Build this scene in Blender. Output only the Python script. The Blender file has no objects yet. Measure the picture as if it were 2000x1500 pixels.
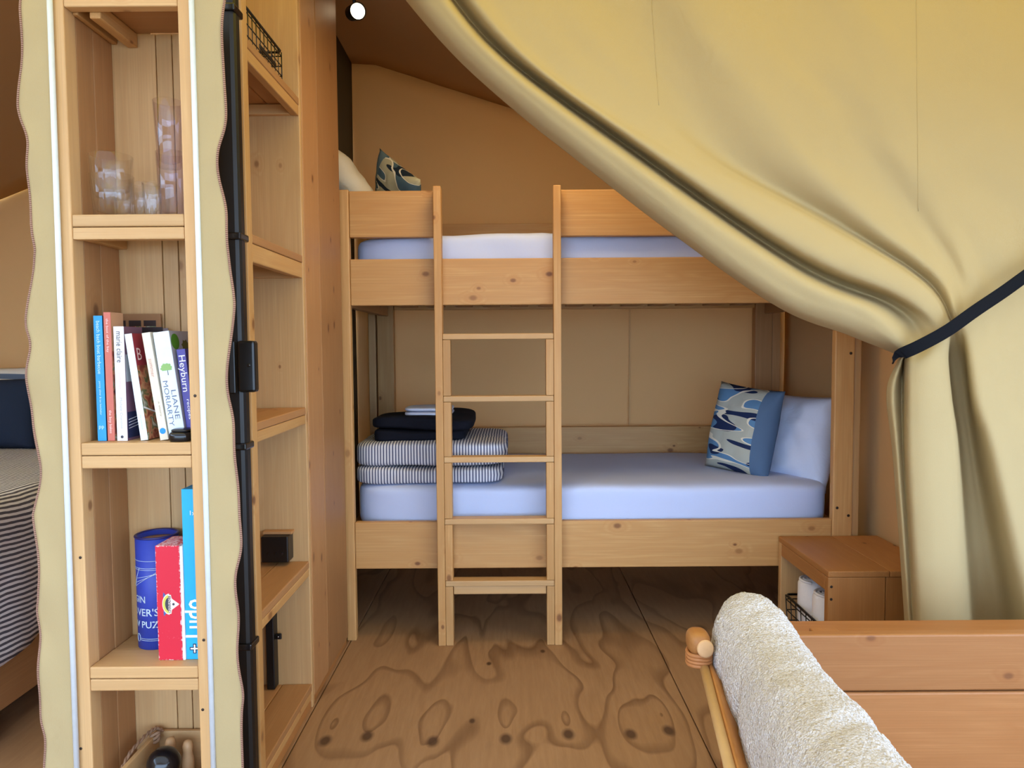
import bpy, bmesh, math, random
from mathutils import Vector, Matrix, noise
random.seed(7)
SC = bpy.context.scene
COL = SC.collection

# ---------------------------------------------------------------- camera
TILT = math.atan(75 / 1400); ROLL = math.radians(-0.4); EYE = Vector((0, 0, 1.235))
ROT = Matrix.Rotation(math.pi / 2 - TILT, 3, 'X') @ Matrix.Rotation(ROLL, 3, 'Z')
cam_data = bpy.data.cameras.new('camera'); cam_data.sensor_width = 36.0; cam_data.lens = 25.2
cam_data.clip_start = 0.02
cam = bpy.data.objects.new('camera', cam_data); COL.objects.link(cam)
cam.matrix_world = Matrix.Translation(EYE) @ ROT.to_4x4()
SC.camera = cam

# ---------------------------------------------------------------- light
world = bpy.data.worlds.new('sky'); SC.world = world; world.use_nodes = True
bg = world.node_tree.nodes['Background']
bg.inputs['Color'].default_value = (0.52, 0.71, 1.0, 1); bg.inputs['Strength'].default_value = 7.4
sun_data = bpy.data.lights.new('sun', 'SUN'); sun_data.energy = 4.4; sun_data.color = (1.0, 0.93, 0.80)
sun_data.angle = math.radians(0.6)
sun = bpy.data.objects.new('sun', sun_data); COL.objects.link(sun)
sun.rotation_euler = (math.radians(14), math.radians(-10), 0)
bunk_fill_data = bpy.data.lights.new('bunk_fill_light', 'AREA'); bunk_fill_data.energy = 7.5; bunk_fill_data.color = (1.0, 0.72, 0.38); bunk_fill_data.shape = 'RECTANGLE'; bunk_fill_data.size = 0.5; bunk_fill_data.size_y = 0.3  # added fill light, unseen behind the curtain, brightens the bunk front
bunk_fill = bpy.data.objects.new('bunk_fill_light', bunk_fill_data); COL.objects.link(bunk_fill); bunk_fill.location = (0.10, 2.55, 2.44); bunk_fill.rotation_euler = (math.radians(14), 0, 0)
vs = SC.view_settings
SC.display_settings.display_device = 'sRGB'
vs.view_transform = 'Standard'; vs.look = 'None'; vs.gamma = 1.0; vs.exposure = 0.2; vs.use_curve_mapping = False
SC.cycles.transparent_max_bounces = 40

# ---------------------------------------------------------------- helpers
def D(px, py): return ROT @ Vector(((px - 1000) / 1400, -(py - 750) / 1400, -1))
def P(px, py, Y):
    d = D(px, py); return EYE + d * (Y / d.y)
def PZ(px, py, z):
    d = D(px, py); return EYE + d * ((z - EYE.z) / d.z)
def X(px, Y, py=750): return P(px, py, Y).x
def Z(py, Y, px=1000): return P(px, py, Y).z

def tag(o, label=None, cat=None, group=None, kind=None):
    if label: o['label'] = label
    if cat: o['category'] = cat
    if group: o['group'] = group
    if kind: o['kind'] = kind
    return o
def thing(name, label, cat, loc=(0, 0, 0), rot=(0, 0, 0), group=None):
    o = bpy.data.objects.new(name, None); COL.objects.link(o)
    o.location = loc; o.rotation_euler = rot; o.empty_display_size = 0.05
    return tag(o, label, cat, group)
def finish(name, me, mat, parent=None, local=False, smooth=False):
    vs_ = [v.co for v in me.vertices]
    lo = Vector([min(v[i] for v in vs_) for i in range(3)]); hi = Vector([max(v[i] for v in vs_) for i in range(3)])
    c = (lo + hi) / 2
    me.transform(Matrix.Translation(-c))
    o = bpy.data.objects.new(name, me); COL.objects.link(o)
    if mat: me.materials.append(mat)
    if smooth:
        for p in me.polygons: p.use_smooth = True
    o.location = c
    if parent:
        o.parent = parent
        if not local:
            base = parent.location.copy(); q = parent.parent
            while q: base += q.location; q = q.parent
            o.location = c - base
    return o
def obj(name, verts, faces, mat, parent=None, local=False, smooth=False, uv=None):
    me = bpy.data.meshes.new(name); me.from_pydata([tuple(v) for v in verts], [], faces); me.update()
    if uv:
        l = me.uv_layers.new(name='uv')
        for lp in me.loops: l.data[lp.index].uv = uv[lp.vertex_index]
    bm = bmesh.new(); bm.from_mesh(me); bmesh.ops.recalc_face_normals(bm, faces=bm.faces); bm.to_mesh(me); bm.free()
    return finish(name, me, mat, parent, local, smooth)
def from_bm(name, bm, mat, parent=None, local=False, smooth=False):
    me = bpy.data.meshes.new(name); bm.to_mesh(me); bm.free()
    return finish(name, me, mat, parent, local, smooth)
def bm_box(bm, x0, x1, y0, y1, z0, z1, bev=0.0, mtx=None):
    m = Matrix.Translation(((x0 + x1) / 2, (y0 + y1) / 2, (z0 + z1) / 2)) @ Matrix.Diagonal((abs(x1 - x0), abs(y1 - y0), abs(z1 - z0), 1))
    if mtx: m = mtx @ m
    r = bmesh.ops.create_cube(bm, size=1.0, matrix=m)
    if bev > 0:
        es = list({e for v in r['verts'] for e in v.link_edges})
        bmesh.ops.bevel(bm, geom=es, offset=bev, segments=2, profile=0.5, affect='EDGES')
def box(name, x0, x1, y0, y1, z0, z1, mat, parent=None, bev=0.003, local=False, mtx=None):
    bm = bmesh.new(); bm_box(bm, x0, x1, y0, y1, z0, z1, bev, mtx)
    return from_bm(name, bm, mat, parent, local)
def board(name, x0, x1, y0, y1, z0, z1, parent=None, tone='pine', bev=0.003, local=False):
    d = [abs(x1 - x0), abs(y1 - y0), abs(z1 - z0)]
    return box(name, x0, x1, y0, y1, z0, z1, WOOD[tone]['xyz'[d.index(max(d))]], parent, bev, local)
def tube_data(pts, r, n=8, closed=False, base=0):
    pts = [Vector(p) for p in pts]; V = []; F = []
    rr = r if isinstance(r, (list, tuple)) else [r] * len(pts)
    up = None
    for i, p in enumerate(pts):
        a = pts[i - 1] if (i > 0 or closed) else p; b = pts[(i + 1) % len(pts)] if (i < len(pts) - 1 or closed) else p
        t = (b - a).normalized()
        if up is None:
            up = Vector((0, 0, 1)) if abs(t.z) < 0.9 else Vector((1, 0, 0))
        s = t.cross(up).normalized(); up = s.cross(t).normalized()
        for k in range(n):
            an = 2 * math.pi * k / n
            V.append(p + (s * math.cos(an) + up * math.sin(an)) * rr[i])
    m = len(pts)
    for i in range(m if closed else m - 1):
        for k in range(n):
            a = i * n + k; b = i * n + (k + 1) % n; c = ((i + 1) % m) * n + (k + 1) % n; d = ((i + 1) % m) * n + k
            F.append([base + a, base + b, base + c, base + d])
    if not closed:
        F.append([base + k for k in range(n)][::-1]); F.append([base + (m - 1) * n + k for k in range(n)])
    return V, F
def tube(name, pts, r, mat, parent=None, n=8, closed=False, local=False):
    V, F = tube_data(pts, r, n, closed)
    return obj(name, V, F, mat, parent, local, True)
def tubes(name, lst, mat, parent=None, n=6, local=False):
    V = []; F = []
    for pts, r in lst:
        v, f = tube_data(pts, r, n, False, len(V)); V += v; F += f
    return obj(name, V, F, mat, parent, local, True)
def lathe(name, prof, c, mat, parent=None, n=32, local=False, smooth=True, mtx=None, uvs=False):
    V = []; F = []; m = len(prof)
    for r, z in prof:
        for k in range(n):
            a = 2 * math.pi * k / n; v = Vector((r * math.cos(a), r * math.sin(a), z))
            V.append((mtx @ v if mtx else v) + Vector(c))
    for i in range(m - 1):
        for k in range(n):
            F.append([i * n + k, i * n + (k + 1) % n, (i + 1) * n + (k + 1) % n, (i + 1) * n + k])
    if prof[0][0] > 1e-5: F.append([k for k in range(n)][::-1])
    if prof[-1][0] > 1e-5: F.append([(m - 1) * n + k for k in range(n)])
    o = obj(name, V, F, mat, parent, local, smooth)
    bm = bmesh.new(); bm.from_mesh(o.data); bmesh.ops.remove_doubles(bm, verts=bm.verts, dist=1e-6)
    bmesh.ops.recalc_face_normals(bm, faces=bm.faces); bm.to_mesh(o.data); bm.free()
    return o
def rounded(half, p=6.0, n=16, fn=None):
    """rounded box from a p-norm; returns verts, faces, uv(x, y in metres)"""
    bm = bmesh.new(); bmesh.ops.create_cube(bm, size=2.0)
    bmesh.ops.subdivide_edges(bm, edges=bm.edges[:], cuts=n, use_grid_fill=True)
    V = []; F = []
    bm.verts.index_update()
    for v in bm.verts:
        c = v.co; l = (abs(c.x) ** p + abs(c.y) ** p + abs(c.z) ** p) ** (1 / p)
        q = Vector((c.x / l * half[0], c.y / l * half[1], c.z / l * half[2]))
        if fn: q = fn(q)
        V.append(q)
    for f in bm.faces: F.append([v.index for v in f.verts])
    bm.free(); return V, F
def pillow_data(w, h, t, n=26, pinch=0.10, wr=0.012, seed=0.0, pw=2.6, flip=False):
    V = []; F = []; UV = []
    for s in (1, -1):
        for j in range(n + 1):
            for i in range(n + 1):
                u = 2 * i / n - 1; v = 2 * j / n - 1
                x = u * (1 - pinch * (1 - abs(u) ** 2) * 0 - pinch * (1 - v * v) * 0.9 * abs(u))
                z = v * (1 - pinch * (1 - u * u) * 0.9 * abs(v))
                th = max(0.0, (1 - abs(u) ** pw) * (1 - abs(v) ** pw)) ** 0.55
                nn = noise.noise(Vector((u * 1.7 + seed, v * 1.7, s * 3.1))) + 0.5 * noise.noise(Vector((u * 4 + seed, v * 4, s * 5.3)))
                y = s * (t / 2 * th + wr * nn * min(1, th * 1.5))
                V.append(Vector((x * w / 2, y, z * h / 2))); UV.append(((-u if flip else u) * 0.5 + 0.5, v * 0.5 + 0.5))
    N = (n + 1) * (n + 1)
    for s in (0, 1):
        for j in range(n):
            for i in range(n):
                a = s * N + j * (n + 1) + i
                q = [a, a + 1, a + n + 2, a + n + 1]
                F.append(q if s == 1 else q[::-1])
    return V, F, UV
def pillow(name, w, h, t, mtx, mat, label=None, cat=None, parent=None, **k):
    V, F, UV = pillow_data(w, h, t, **k)
    V = [mtx @ v for v in V]
    me = bpy.data.meshes.new(name); me.from_pydata([tuple(v) for v in V], [], F); me.update()
    l = me.uv_layers.new(name='uv')
    for lp in me.loops: l.data[lp.index].uv = UV[lp.vertex_index]
    bm = bmesh.new(); bm.from_mesh(me); bmesh.ops.remove_doubles(bm, verts=bm.verts, dist=1e-5)
    bmesh.ops.recalc_face_normals(bm, faces=bm.faces); bm.to_mesh(me); bm.free()
    o = finish(name, me, mat, parent, False, True)
    return tag(o, label, cat)
def grid_obj(name, rows, mat, parent=None, thick=0.0, uv=None, smooth=True, closed_v=False):
    m = len(rows); n = len(rows[0]); V = [v for r in rows for v in r]; F = []
    for j in range(m - 1):
        for i in range(n - 1):
            F.append([j * n + i, j * n + i + 1, (j + 1) * n + i + 1, (j + 1) * n + i])
    UV = [u for r in uv for u in r] if uv else None
    o = obj(name, V, F, mat, parent, False, smooth, UV)
    if thick:
        md = o.modifiers.new('thickness', 'SOLIDIFY'); md.thickness = thick; md.offset = 0
    return o
def cr(p0, p1, p2, p3, t):
    return 0.5 * ((2 * p1) + (p2 - p0) * t + (2 * p0 - 5 * p1 + 4 * p2 - p3) * t * t + (3 * p1 - p0 - 3 * p2 + p3) * t ** 3)
def spline(pts, n):
    out = []; m = len(pts)
    for k in range(n):
        f = k / (n - 1) * (m - 1); i = min(int(f), m - 2); t = f - i
        out.append(cr(pts[max(i - 1, 0)], pts[i], pts[i + 1], pts[min(i + 2, m - 1)], t))
    return out
def plate(name, pts2, o, ex, ey, depth, mat, parent=None, local=True):
    """flat printed shape: polygon pts2 in the frame (ex, ey) at o, extruded by depth along ex x ey"""
    o = Vector(o); ex = Vector(ex); ey = Vector(ey); nz = ex.cross(ey).normalized()
    V = [o + ex * a + ey * b for a, b in pts2] + [o + ex * a + ey * b + nz * depth for a, b in pts2]
    n = len(pts2); F = [list(range(n))[::-1], list(range(n, 2 * n))]
    for i in range(n): F.append([i, (i + 1) % n, n + (i + 1) % n, n + i])
    return obj(name, V, F, mat, parent, local)
def disc_pts(r, n=20, cx=0, cy=0, sy=1.0): return [(cx + r * math.cos(2 * math.pi * k / n), cy + r * sy * math.sin(2 * math.pi * k / n)) for k in range(n)]
def text(name, s, size, o, ex, ey, mat, parent=None, local=True, align='LEFT', fit=None, wrap=None, off=0.0):
    cu = bpy.data.curves.new('lettering', 'FONT'); cu.body = s; cu.size = size; cu.extrude = 0.0; cu.align_x = align; cu.align_y = 'CENTER'
    cu.resolution_u = 2; cu.offset = off
    t = bpy.data.objects.new('lettering', cu); COL.objects.link(t)
    dg = bpy.context.evaluated_depsgraph_get(); dg.update()
    me = bpy.data.meshes.new_from_object(t.evaluated_get(dg))
    bpy.data.objects.remove(t); bpy.data.curves.remove(cu)
    xs = [v.co.x for v in me.vertices]
    if fit and xs:
        k = fit / (max(xs) - min(xs)); me.transform(Matrix.Diagonal((k, 1, 1, 1)))
    ex = Vector(ex); ey = Vector(ey); nz = ex.cross(ey); o = Vector(o)
    if wrap:
        c, r, a0 = wrap
        for v in me.vertices:
            a = a0 + v.co.x / r
            v.co = Vector((c[0] + r * math.sin(a), c[1] - r * math.cos(a), c[2] + v.co.y))
    else:
        for v in me.vertices: v.co = o + ex * v.co.x + ey * v.co.y + nz * 0.0004
    me.name = name; me.materials.clear()
    return finish(name, me, mat, parent, local)

# ---------------------------------------------------------------- materials
class NT:
    def __init__(s, name):
        s.m = bpy.data.materials.new(name); s.m.use_nodes = True; s.t = s.m.node_tree; s.n = s.t.nodes; s.l = s.t.links
        s.b = s.n['Principled BSDF']; s.out = s.n['Material Output']
    def add(s, ty, ins=None, **k):
        nd = s.n.new(ty)
        for a, b in k.items(): setattr(nd, a, b)
        for a, b in (ins or {}).items(): s.set(nd, a, b)
        return nd
    def set(s, nd, a, b):
        if isinstance(b, bpy.types.NodeSocket): s.l.new(b, nd.inputs[a])
        else: nd.inputs[a].default_value = b
    def math(s, op, a, b=0.0, c=None, clamp=False):
        nd = s.n.new('ShaderNodeMath'); nd.operation = op; nd.use_clamp = clamp
        s.set(nd, 0, a); s.set(nd, 1, b)
        if c is not None: s.set(nd, 2, c)
        return nd.outputs[0]
    def vmath(s, op, a, b=None):
        nd = s.n.new('ShaderNodeVectorMath'); nd.operation = op; s.set(nd, 0, a)
        if b is not None: s.set(nd, 1, b)
        return nd.outputs['Value'] if op in ('LENGTH', 'DISTANCE', 'DOT_PRODUCT') else nd.outputs[0]
    def noise(s, vec, scale=1.0, detail=2.0, rough=0.5, dist=0.0):
        nd = s.add('ShaderNodeTexNoise', {'Vector': vec, 'Scale': scale, 'Detail': detail, 'Roughness': rough, 'Distortion': dist}); return nd.outputs[0]
    def ramp(s, fac, stops, interp='LINEAR'):
        nd = s.n.new('ShaderNodeValToRGB'); s.l.new(fac, nd.inputs[0]); e = nd.color_ramp.elements; nd.color_ramp.interpolation = interp
        while len(e) < len(stops): e.new(0.5)
        for q, (p, c) in zip(e, stops): q.position = p; q.color = (*c, 1) if len(c) == 3 else c
        return nd.outputs[0]
    def mix(s, f, a, b, blend='MIX'):
        nd = s.n.new('ShaderNodeMix'); nd.data_type = 'RGBA'; nd.blend_type = blend
        s.set(nd, 0, f)
        for i, v in ((6, a), (7, b)):
            if isinstance(v, bpy.types.NodeSocket): s.l.new(v, nd.inputs[i])
            else: nd.inputs[i].default_value = (*v, 1)
        return nd.outputs[2]
    def color(s, c):
        if isinstance(c, bpy.types.NodeSocket): s.l.new(c, s.b.inputs['Base Color'])
        else: s.b.inputs['Base Color'].default_value = (*c, 1)
    def rough(s, r): s.set(s.b, 'Roughness', r)
    def bump(s, h, st=0.2, dist=0.01):
        nd = s.add('ShaderNodeBump', {'Strength': st, 'Distance': dist, 'Height': h}); s.l.new(nd.outputs[0], s.b.inputs['Normal'])
    def objco(s):
        tc = s.n.new('ShaderNodeTexCoord'); oi = s.n.new('ShaderNodeObjectInfo')
        r = s.vmath('MULTIPLY', (37.0, 53.0, 29.0), None) if False else None
        cmb = s.n.new('ShaderNodeCombineXYZ')
        for i, k in enumerate((31.0, 47.0, 23.0)): s.l.new(s.math('MULTIPLY', oi.outputs['Random'], k), cmb.inputs[i])
        return s.vmath('ADD', tc.outputs['Object'], cmb.outputs[0]), oi.outputs['Random'], tc
def lin(c): return tuple((v / 255 / 12.92 if v / 255 <= 0.04045 else ((v / 255 + 0.055) / 1.055) ** 2.4) for v in c)
def plain(name, rgb, rough=0.6, metal=0.0, spec=0.5):
    a = NT(name); co, rnd, tc = a.objco(); c = lin(rgb)
    f = a.noise(co, 40, 3, 0.6)
    a.color(a.mix(f, tuple(v * 0.9 for v in c), tuple(min(1, v * 1.08) for v in c)))
    a.rough(rough); a.b.inputs['Metallic'].default_value = metal; a.b.inputs['Specular IOR Level'].default_value = spec
    return a.m
def wood(name, axis, light, mid, dark, knots=0.4, sat=1.0):
    a = NT(name); co, rnd, tc = a.objco()
    sc = {'x': (1.0, 9.0, 9.0), 'y': (9.0, 1.0, 9.0), 'z': (9.0, 9.0, 1.0)}[axis]
    cs = a.vmath('MULTIPLY', co, sc)
    ks = a.vmath('MULTIPLY', co, {'x': (6.0, 9.0, 9.0), 'y': (9.0, 6.0, 9.0), 'z': (9.0, 9.0, 6.0)}[axis])
    sx_k = a.add('ShaderNodeSeparateXYZ'); a.l.new(ks, sx_k.inputs[0]); al = 'xyz'.index(axis); c1_, c2_ = [i for i in range(3) if i != al]
    kc = a.add('ShaderNodeCombineXYZ'); a.l.new(sx_k.outputs[al], kc.inputs[0]); a.l.new(a.math('ADD', sx_k.outputs[c1_], sx_k.outputs[c2_]), kc.inputs[1])
    vo = a.add('ShaderNodeTexVoronoi', {'Vector': kc.outputs[0], 'Scale': 1.0, 'Randomness': 1.0}); vo.feature = 'F1'; vo.voronoi_dimensions = '2D'
    dist = vo.outputs['Distance']; sep = a.add('ShaderNodeSeparateColor'); a.l.new(vo.outputs['Color'], sep.inputs[0])
    has = a.math('LESS_THAN', sep.outputs[0], knots)
    size = a.math('MULTIPLY_ADD', sep.outputs[1], 0.075, 0.04)
    rel = a.math('DIVIDE', dist, size)
    core = a.math('MULTIPLY', a.math('SUBTRACT', 1.0, a.math('MULTIPLY', a.math('SUBTRACT', rel, 0.55), 1.6, clamp=True)), has, clamp=True)
    halo = a.math('MULTIPLY', a.math('SUBTRACT', 1.0, a.math('MULTIPLY', rel, 0.28), clamp=True), has, clamp=True)
    big = a.noise(cs, 0.75, 3, 0.55, 0.35)
    ring = a.math('ADD', a.math('MULTIPLY', big, 9.0), a.math('MULTIPLY', halo, 2.2))
    wave = a.math('PINGPONG', ring, 0.5)
    grain = a.noise(a.vmath('MULTIPLY', co, tuple(v * (26 if v > 2 else 2.2) for v in sc)), 1.0, 4, 0.65)
    streak = a.noise(a.vmath('MULTIPLY', cs, (1.0, 1.0, 1.0)), 3.2, 3, 0.6, 0.2)
    c0 = a.mix(a.math('MULTIPLY', wave, 1.9, clamp=True), tuple(v * f for v, f in zip(mid, (0.94, 0.88, 0.80))), light)
    c0 = a.mix(a.math('MULTIPLY', a.math('SUBTRACT', streak, 0.45), 2.6, clamp=True), c0, tuple(v * f for v, f in zip(mid, (0.92, 0.84, 0.74))))
    c1 = a.mix(a.math('MULTIPLY', a.math('SUBTRACT', grain, 0.36), 1.1, clamp=True), tuple(v * 0.80 for v in mid), c0)
    c2 = a.mix(a.math('MULTIPLY', a.math('POWER', halo, 1.6), 0.55), c1, tuple(v * s for v, s in zip(mid, (0.72, 0.60, 0.50))))
    c3 = a.mix(a.math('MULTIPLY', core, a.math('MULTIPLY_ADD', sep.outputs[2], 0.5, 0.4)), c2, dark)
    br = a.math('MULTIPLY_ADD', rnd, 0.20, 0.90)
    tone = a.noise(cs, 0.22, 1, 0.5)
    c4 = a.mix(1.0, c3, a.ramp(tone, [(0.3, (0.93, 0.90, 0.85)), (0.7, (1.0, 1.0, 1.0))]), 'MULTIPLY')
    cc = a.add('ShaderNodeCombineColor'); [a.l.new(br, cc.inputs[i]) for i in range(3)]
    a.color(a.mix(1.0, c4, cc.outputs[0], 'MULTIPLY'))
    a.rough(a.math('MULTIPLY_ADD', grain, 0.15, 0.42)); a.bump(grain, 0.12, 0.004)
    a.b.inputs['Specular IOR Level'].default_value = 0.35
    return a.m
WOOD = {}
for tone, (l, m, d, k) in {
    'pine': ((236, 198, 138), (208, 158, 98), (112, 70, 40), 0.34),
    'pale': ((233, 196, 143), (214, 171, 117), (126, 84, 50), 0.13),
    'panel': ((206, 158, 108), (184, 134, 86), (104, 66, 40), 0.24),
    'bench': ((202, 146, 92), (180, 122, 72), (110, 70, 42), 0.06),
    'amber': ((208, 154, 92), (184, 126, 70), (70, 38, 20), 0.3)}.items():  # bench, and amber on the bedside box: same wood, shade put into the tone
    WOOD[tone] = {ax: wood('%s_wood_%s' % (tone, ax), ax, lin(l), lin(m), lin(d), k) for ax in 'xyz'}

def fabric(name, rgb, weave=900, bump=0.25, rough=0.9, wr=0.0, wscale=6):
    a = NT(name); tc = a.n.new('ShaderNodeTexCoord'); c = lin(rgb)
    co = tc.outputs['Object']
    w = a.noise(a.vmath('MULTIPLY', co, (1, 1, 0.35)), weave, 2, 0.6); big = a.noise(co, 2.3, 3, 0.55)
    col = a.mix(a.math('MULTIPLY_ADD', a.math('SUBTRACT', big, 0.5), 0.7, 0.5, clamp=True), tuple(v * 0.93 for v in c), tuple(min(1, v * 1.04) for v in c))
    col = a.mix(a.math('MULTIPLY', w, 0.35), col, tuple(v * 0.84 for v in c))
    a.color(col); a.rough(rough); a.b.inputs['Specular IOR Level'].default_value = 0.15
    h = w
    if wr: h = a.math('ADD', a.math('MULTIPLY', w, 0.08), a.math('MULTIPLY', a.noise(co, wscale, 4, 0.6, 0.8), wr))
    a.bump(h, bump, 0.02 if wr else 0.002)
    return a.m
def translucent(m, rgb, f):
    t = m.node_tree; b = t.nodes['Principled BSDF']; o = t.nodes['Material Output']
    tr = t.nodes.new('ShaderNodeBsdfTranslucent'); tr.inputs[0].default_value = (*lin(rgb), 1); mx = t.nodes.new('ShaderNodeMixShader'); mx.inputs[0].default_value = f
    t.links.new(b.outputs[0], mx.inputs[1]); t.links.new(tr.outputs[0], mx.inputs[2]); t.links.new(mx.outputs[0], o.inputs[0])
    return m
M = {}
M['canvas'] = fabric('khaki_canvas', (181, 161, 118), wr=0.35, wscale=3.5, bump=0.25)
M['canvas_tan'] = fabric('tan_canvas', (220, 180, 126), wr=0.5, wscale=1.6, bump=0.35)
M['canvas_brown'] = fabric('brown_canvas', (178, 142, 102), wr=0.4, wscale=2)
translucent(M['canvas_tan'], (230, 182, 116), 0.13); translucent(M['canvas_brown'], (225, 165, 95), 0.10)
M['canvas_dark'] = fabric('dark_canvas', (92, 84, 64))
M['sheet'] = fabric('sky_tinted_sheet', (196, 208, 240), weave=700, bump=0.3, wr=0.25, wscale=5)  # white sheet with the blue daylight cast put into its colour
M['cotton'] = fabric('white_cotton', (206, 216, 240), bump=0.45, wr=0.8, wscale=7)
M['ivory'] = fabric('ivory_cotton', (220, 210, 186), bump=0.45, wr=0.8, wscale=7)
M['navy'] = fabric('navy_fabric', (34, 42, 58), bump=0.4, wr=0.6, wscale=9)
M['black_fleece'] = fabric('black_fleece', (20, 22, 32), bump=0.4, wr=0.8, wscale=9)
M['towel'] = fabric('white_towel', (232, 230, 230), weave=300, bump=0.5)
M['strap'] = fabric('black_webbing', (17, 19, 25), weave=1200)
M['black'] = plain('black_metal', (11, 11, 12), 0.4)
M['black_plastic'] = plain('black_plastic', (12, 12, 13), 0.32)
M['gloss_black'] = plain('gloss_black', (16, 16, 20), 0.18)
M['rod'] = plain('white_piping', (214, 222, 226), 0.3)
M['stitch'] = None
M['white'] = plain('white_print', (238, 238, 240), 0.5)
M['paper'] = plain('paper', (222, 214, 198), 0.8)
M['leather'] = plain('tan_leather', (176, 116, 66), 0.55)
M['brown_leather'] = plain('brown_leather', (122, 72, 34), 0.5)
M['screw'] = plain('dark_screw', (60, 50, 44), 0.4, 0.6)
M['chrome'] = plain('chrome', (200, 200, 200), 0.2, 1.0)

a = NT('overlock_stitch'); tc = a.n.new('ShaderNodeTexCoord')
wv = a.add('ShaderNodeTexWave', {'Vector': tc.outputs['Object'], 'Scale': 70.0}); wv.bands_direction = 'Z'
a.color(a.mix(wv.outputs['Fac'], lin((98, 62, 48)), lin((176, 140, 118)))); a.rough(0.9); M['stitch'] = a.m

def glass(name, tint):
    a = NT(name); tp = a.n.new('ShaderNodeBsdfTransparent'); gl = a.n.new('ShaderNodeBsdfGlossy'); mx = a.n.new('ShaderNodeMixShader'); fr = a.n.new('ShaderNodeLayerWeight')
    tp.inputs[0].default_value = (*tint, 1); gl.inputs['Roughness'].default_value = 0.0; fr.inputs[0].default_value = 0.5
    a.l.new(a.math('MULTIPLY_ADD', a.math('POWER', fr.outputs['Facing'], 3.5), 0.6, 0.035), mx.inputs[0]); a.l.new(tp.outputs[0], mx.inputs[1]); a.l.new(gl.outputs[0], mx.inputs[2]); a.l.new(mx.outputs[0], a.out.inputs[0]); return a.m
M['glass'] = glass('clear_glass', (0.985, 0.985, 0.985)); M['glass_violet'] = glass('violet_glass', (0.95, 0.93, 0.97))

# striped cotton: stripes across uv.x (metres)
def striped(name, c_light, c_dark, period=0.013, duty=0.42):
    a = NT(name); uvn = a.n.new('ShaderNodeUVMap'); sp = a.add('ShaderNodeSeparateXYZ'); a.l.new(uvn.outputs[0], sp.inputs[0])
    wob = a.noise(uvn.outputs[0], 14, 2, 0.5)
    x = a.math('ADD', a.math('DIVIDE', sp.outputs[0], period), a.math('MULTIPLY', wob, 0.5))
    f = a.math('LESS_THAN', a.math('FRACT', x), duty)
    tc = a.n.new('ShaderNodeTexCoord'); w = a.noise(tc.outputs['Object'], 600, 2, 0.6)
    col = a.mix(f, lin(c_light), lin(c_dark)); col = a.mix(a.math('MULTIPLY', w, 0.3), col, (0.35, 0.35, 0.38))
    a.color(col); a.rough(0.9); a.b.inputs['Specular IOR Level'].default_value = 0.1
    a.bump(a.math('ADD', a.math('MULTIPLY', w, 0.1), a.noise(tc.outputs['Object'], 11, 3, 0.6)), 0.35, 0.015)
    return a.m
M['stripe'] = striped('navy_striped_cotton', (222, 222, 226), (62, 70, 104))
M['stripe_left'] = striped('charcoal_striped_cotton', (218, 214, 214), (58, 54, 64), 0.0165, 0.5)

def swirl(name, light, blue, navy, border):
    a = NT(name); uvn = a.n.new('ShaderNodeUVMap'); sp = a.add('ShaderNodeSeparateXYZ'); a.l.new(uvn.outputs[0], sp.inputs[0])
    st = a.vmath('MULTIPLY', uvn.outputs[0], (0.8, 3.6, 1.0))
    n1 = a.noise(st, 1.5, 1.0, 0.4, 0.5); n2 = a.noise(a.vmath('ADD', st, (7.3, 2.1, 0)), 1.7, 1.0, 0.4, 0.5)
    f1 = a.math('GREATER_THAN', n1, 0.48); f2 = a.math('GREATER_THAN', n2, 0.555)
    e1 = a.math('LESS_THAN', a.math('ABSOLUTE', a.math('SUBTRACT', n1, 0.48)), 0.012)
    c = a.mix(f1, lin(light), lin(blue)); c = a.mix(f2, c, lin(navy)); c = a.mix(e1, c, lin((226, 220, 200)))
    bd = a.math('GREATER_THAN', sp.outputs[0], 0.80)
    c = a.mix(bd, c, lin(border)); a.color(c); a.rough(0.9); a.b.inputs['Specular IOR Level'].default_value = 0.15
    tc = a.n.new('ShaderNodeTexCoord'); a.bump(a.noise(tc.outputs['Object'], 9, 3, 0.6, 0.5), 0.4, 0.015)
    return a.m
M['swirl'] = swirl('blue_swirl_fabric', (176, 178, 166), (92, 132, 170), (34, 46, 80), (84, 108, 138))
M['swirl_dark'] = swirl('teal_swirl_fabric', (176, 170, 140), (76, 98, 108), (34, 44, 54), (96, 116, 122))

# boucle
a = NT('cream_boucle'); tc = a.n.new('ShaderNodeTexCoord'); co = tc.outputs['Object']
v1 = a.add('ShaderNodeTexVoronoi', {'Vector': co, 'Scale': 260.0}); nb = a.noise(co, 150, 4, 0.7)
hh = a.math('SUBTRACT', a.math('MULTIPLY', nb, 1.4), a.math('MULTIPLY', v1.outputs['Distance'], 0.8))
a.color(a.mix(a.math('MULTIPLY_ADD', hh, 1.2, 0.2, clamp=True), lin((198, 190, 182)), lin((234, 230, 230)))); a.rough(0.95)
a.b.inputs['Specular IOR Level'].default_value = 0.1; a.bump(hh, 0.9, 0.006); M['boucle'] = a.m

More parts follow.
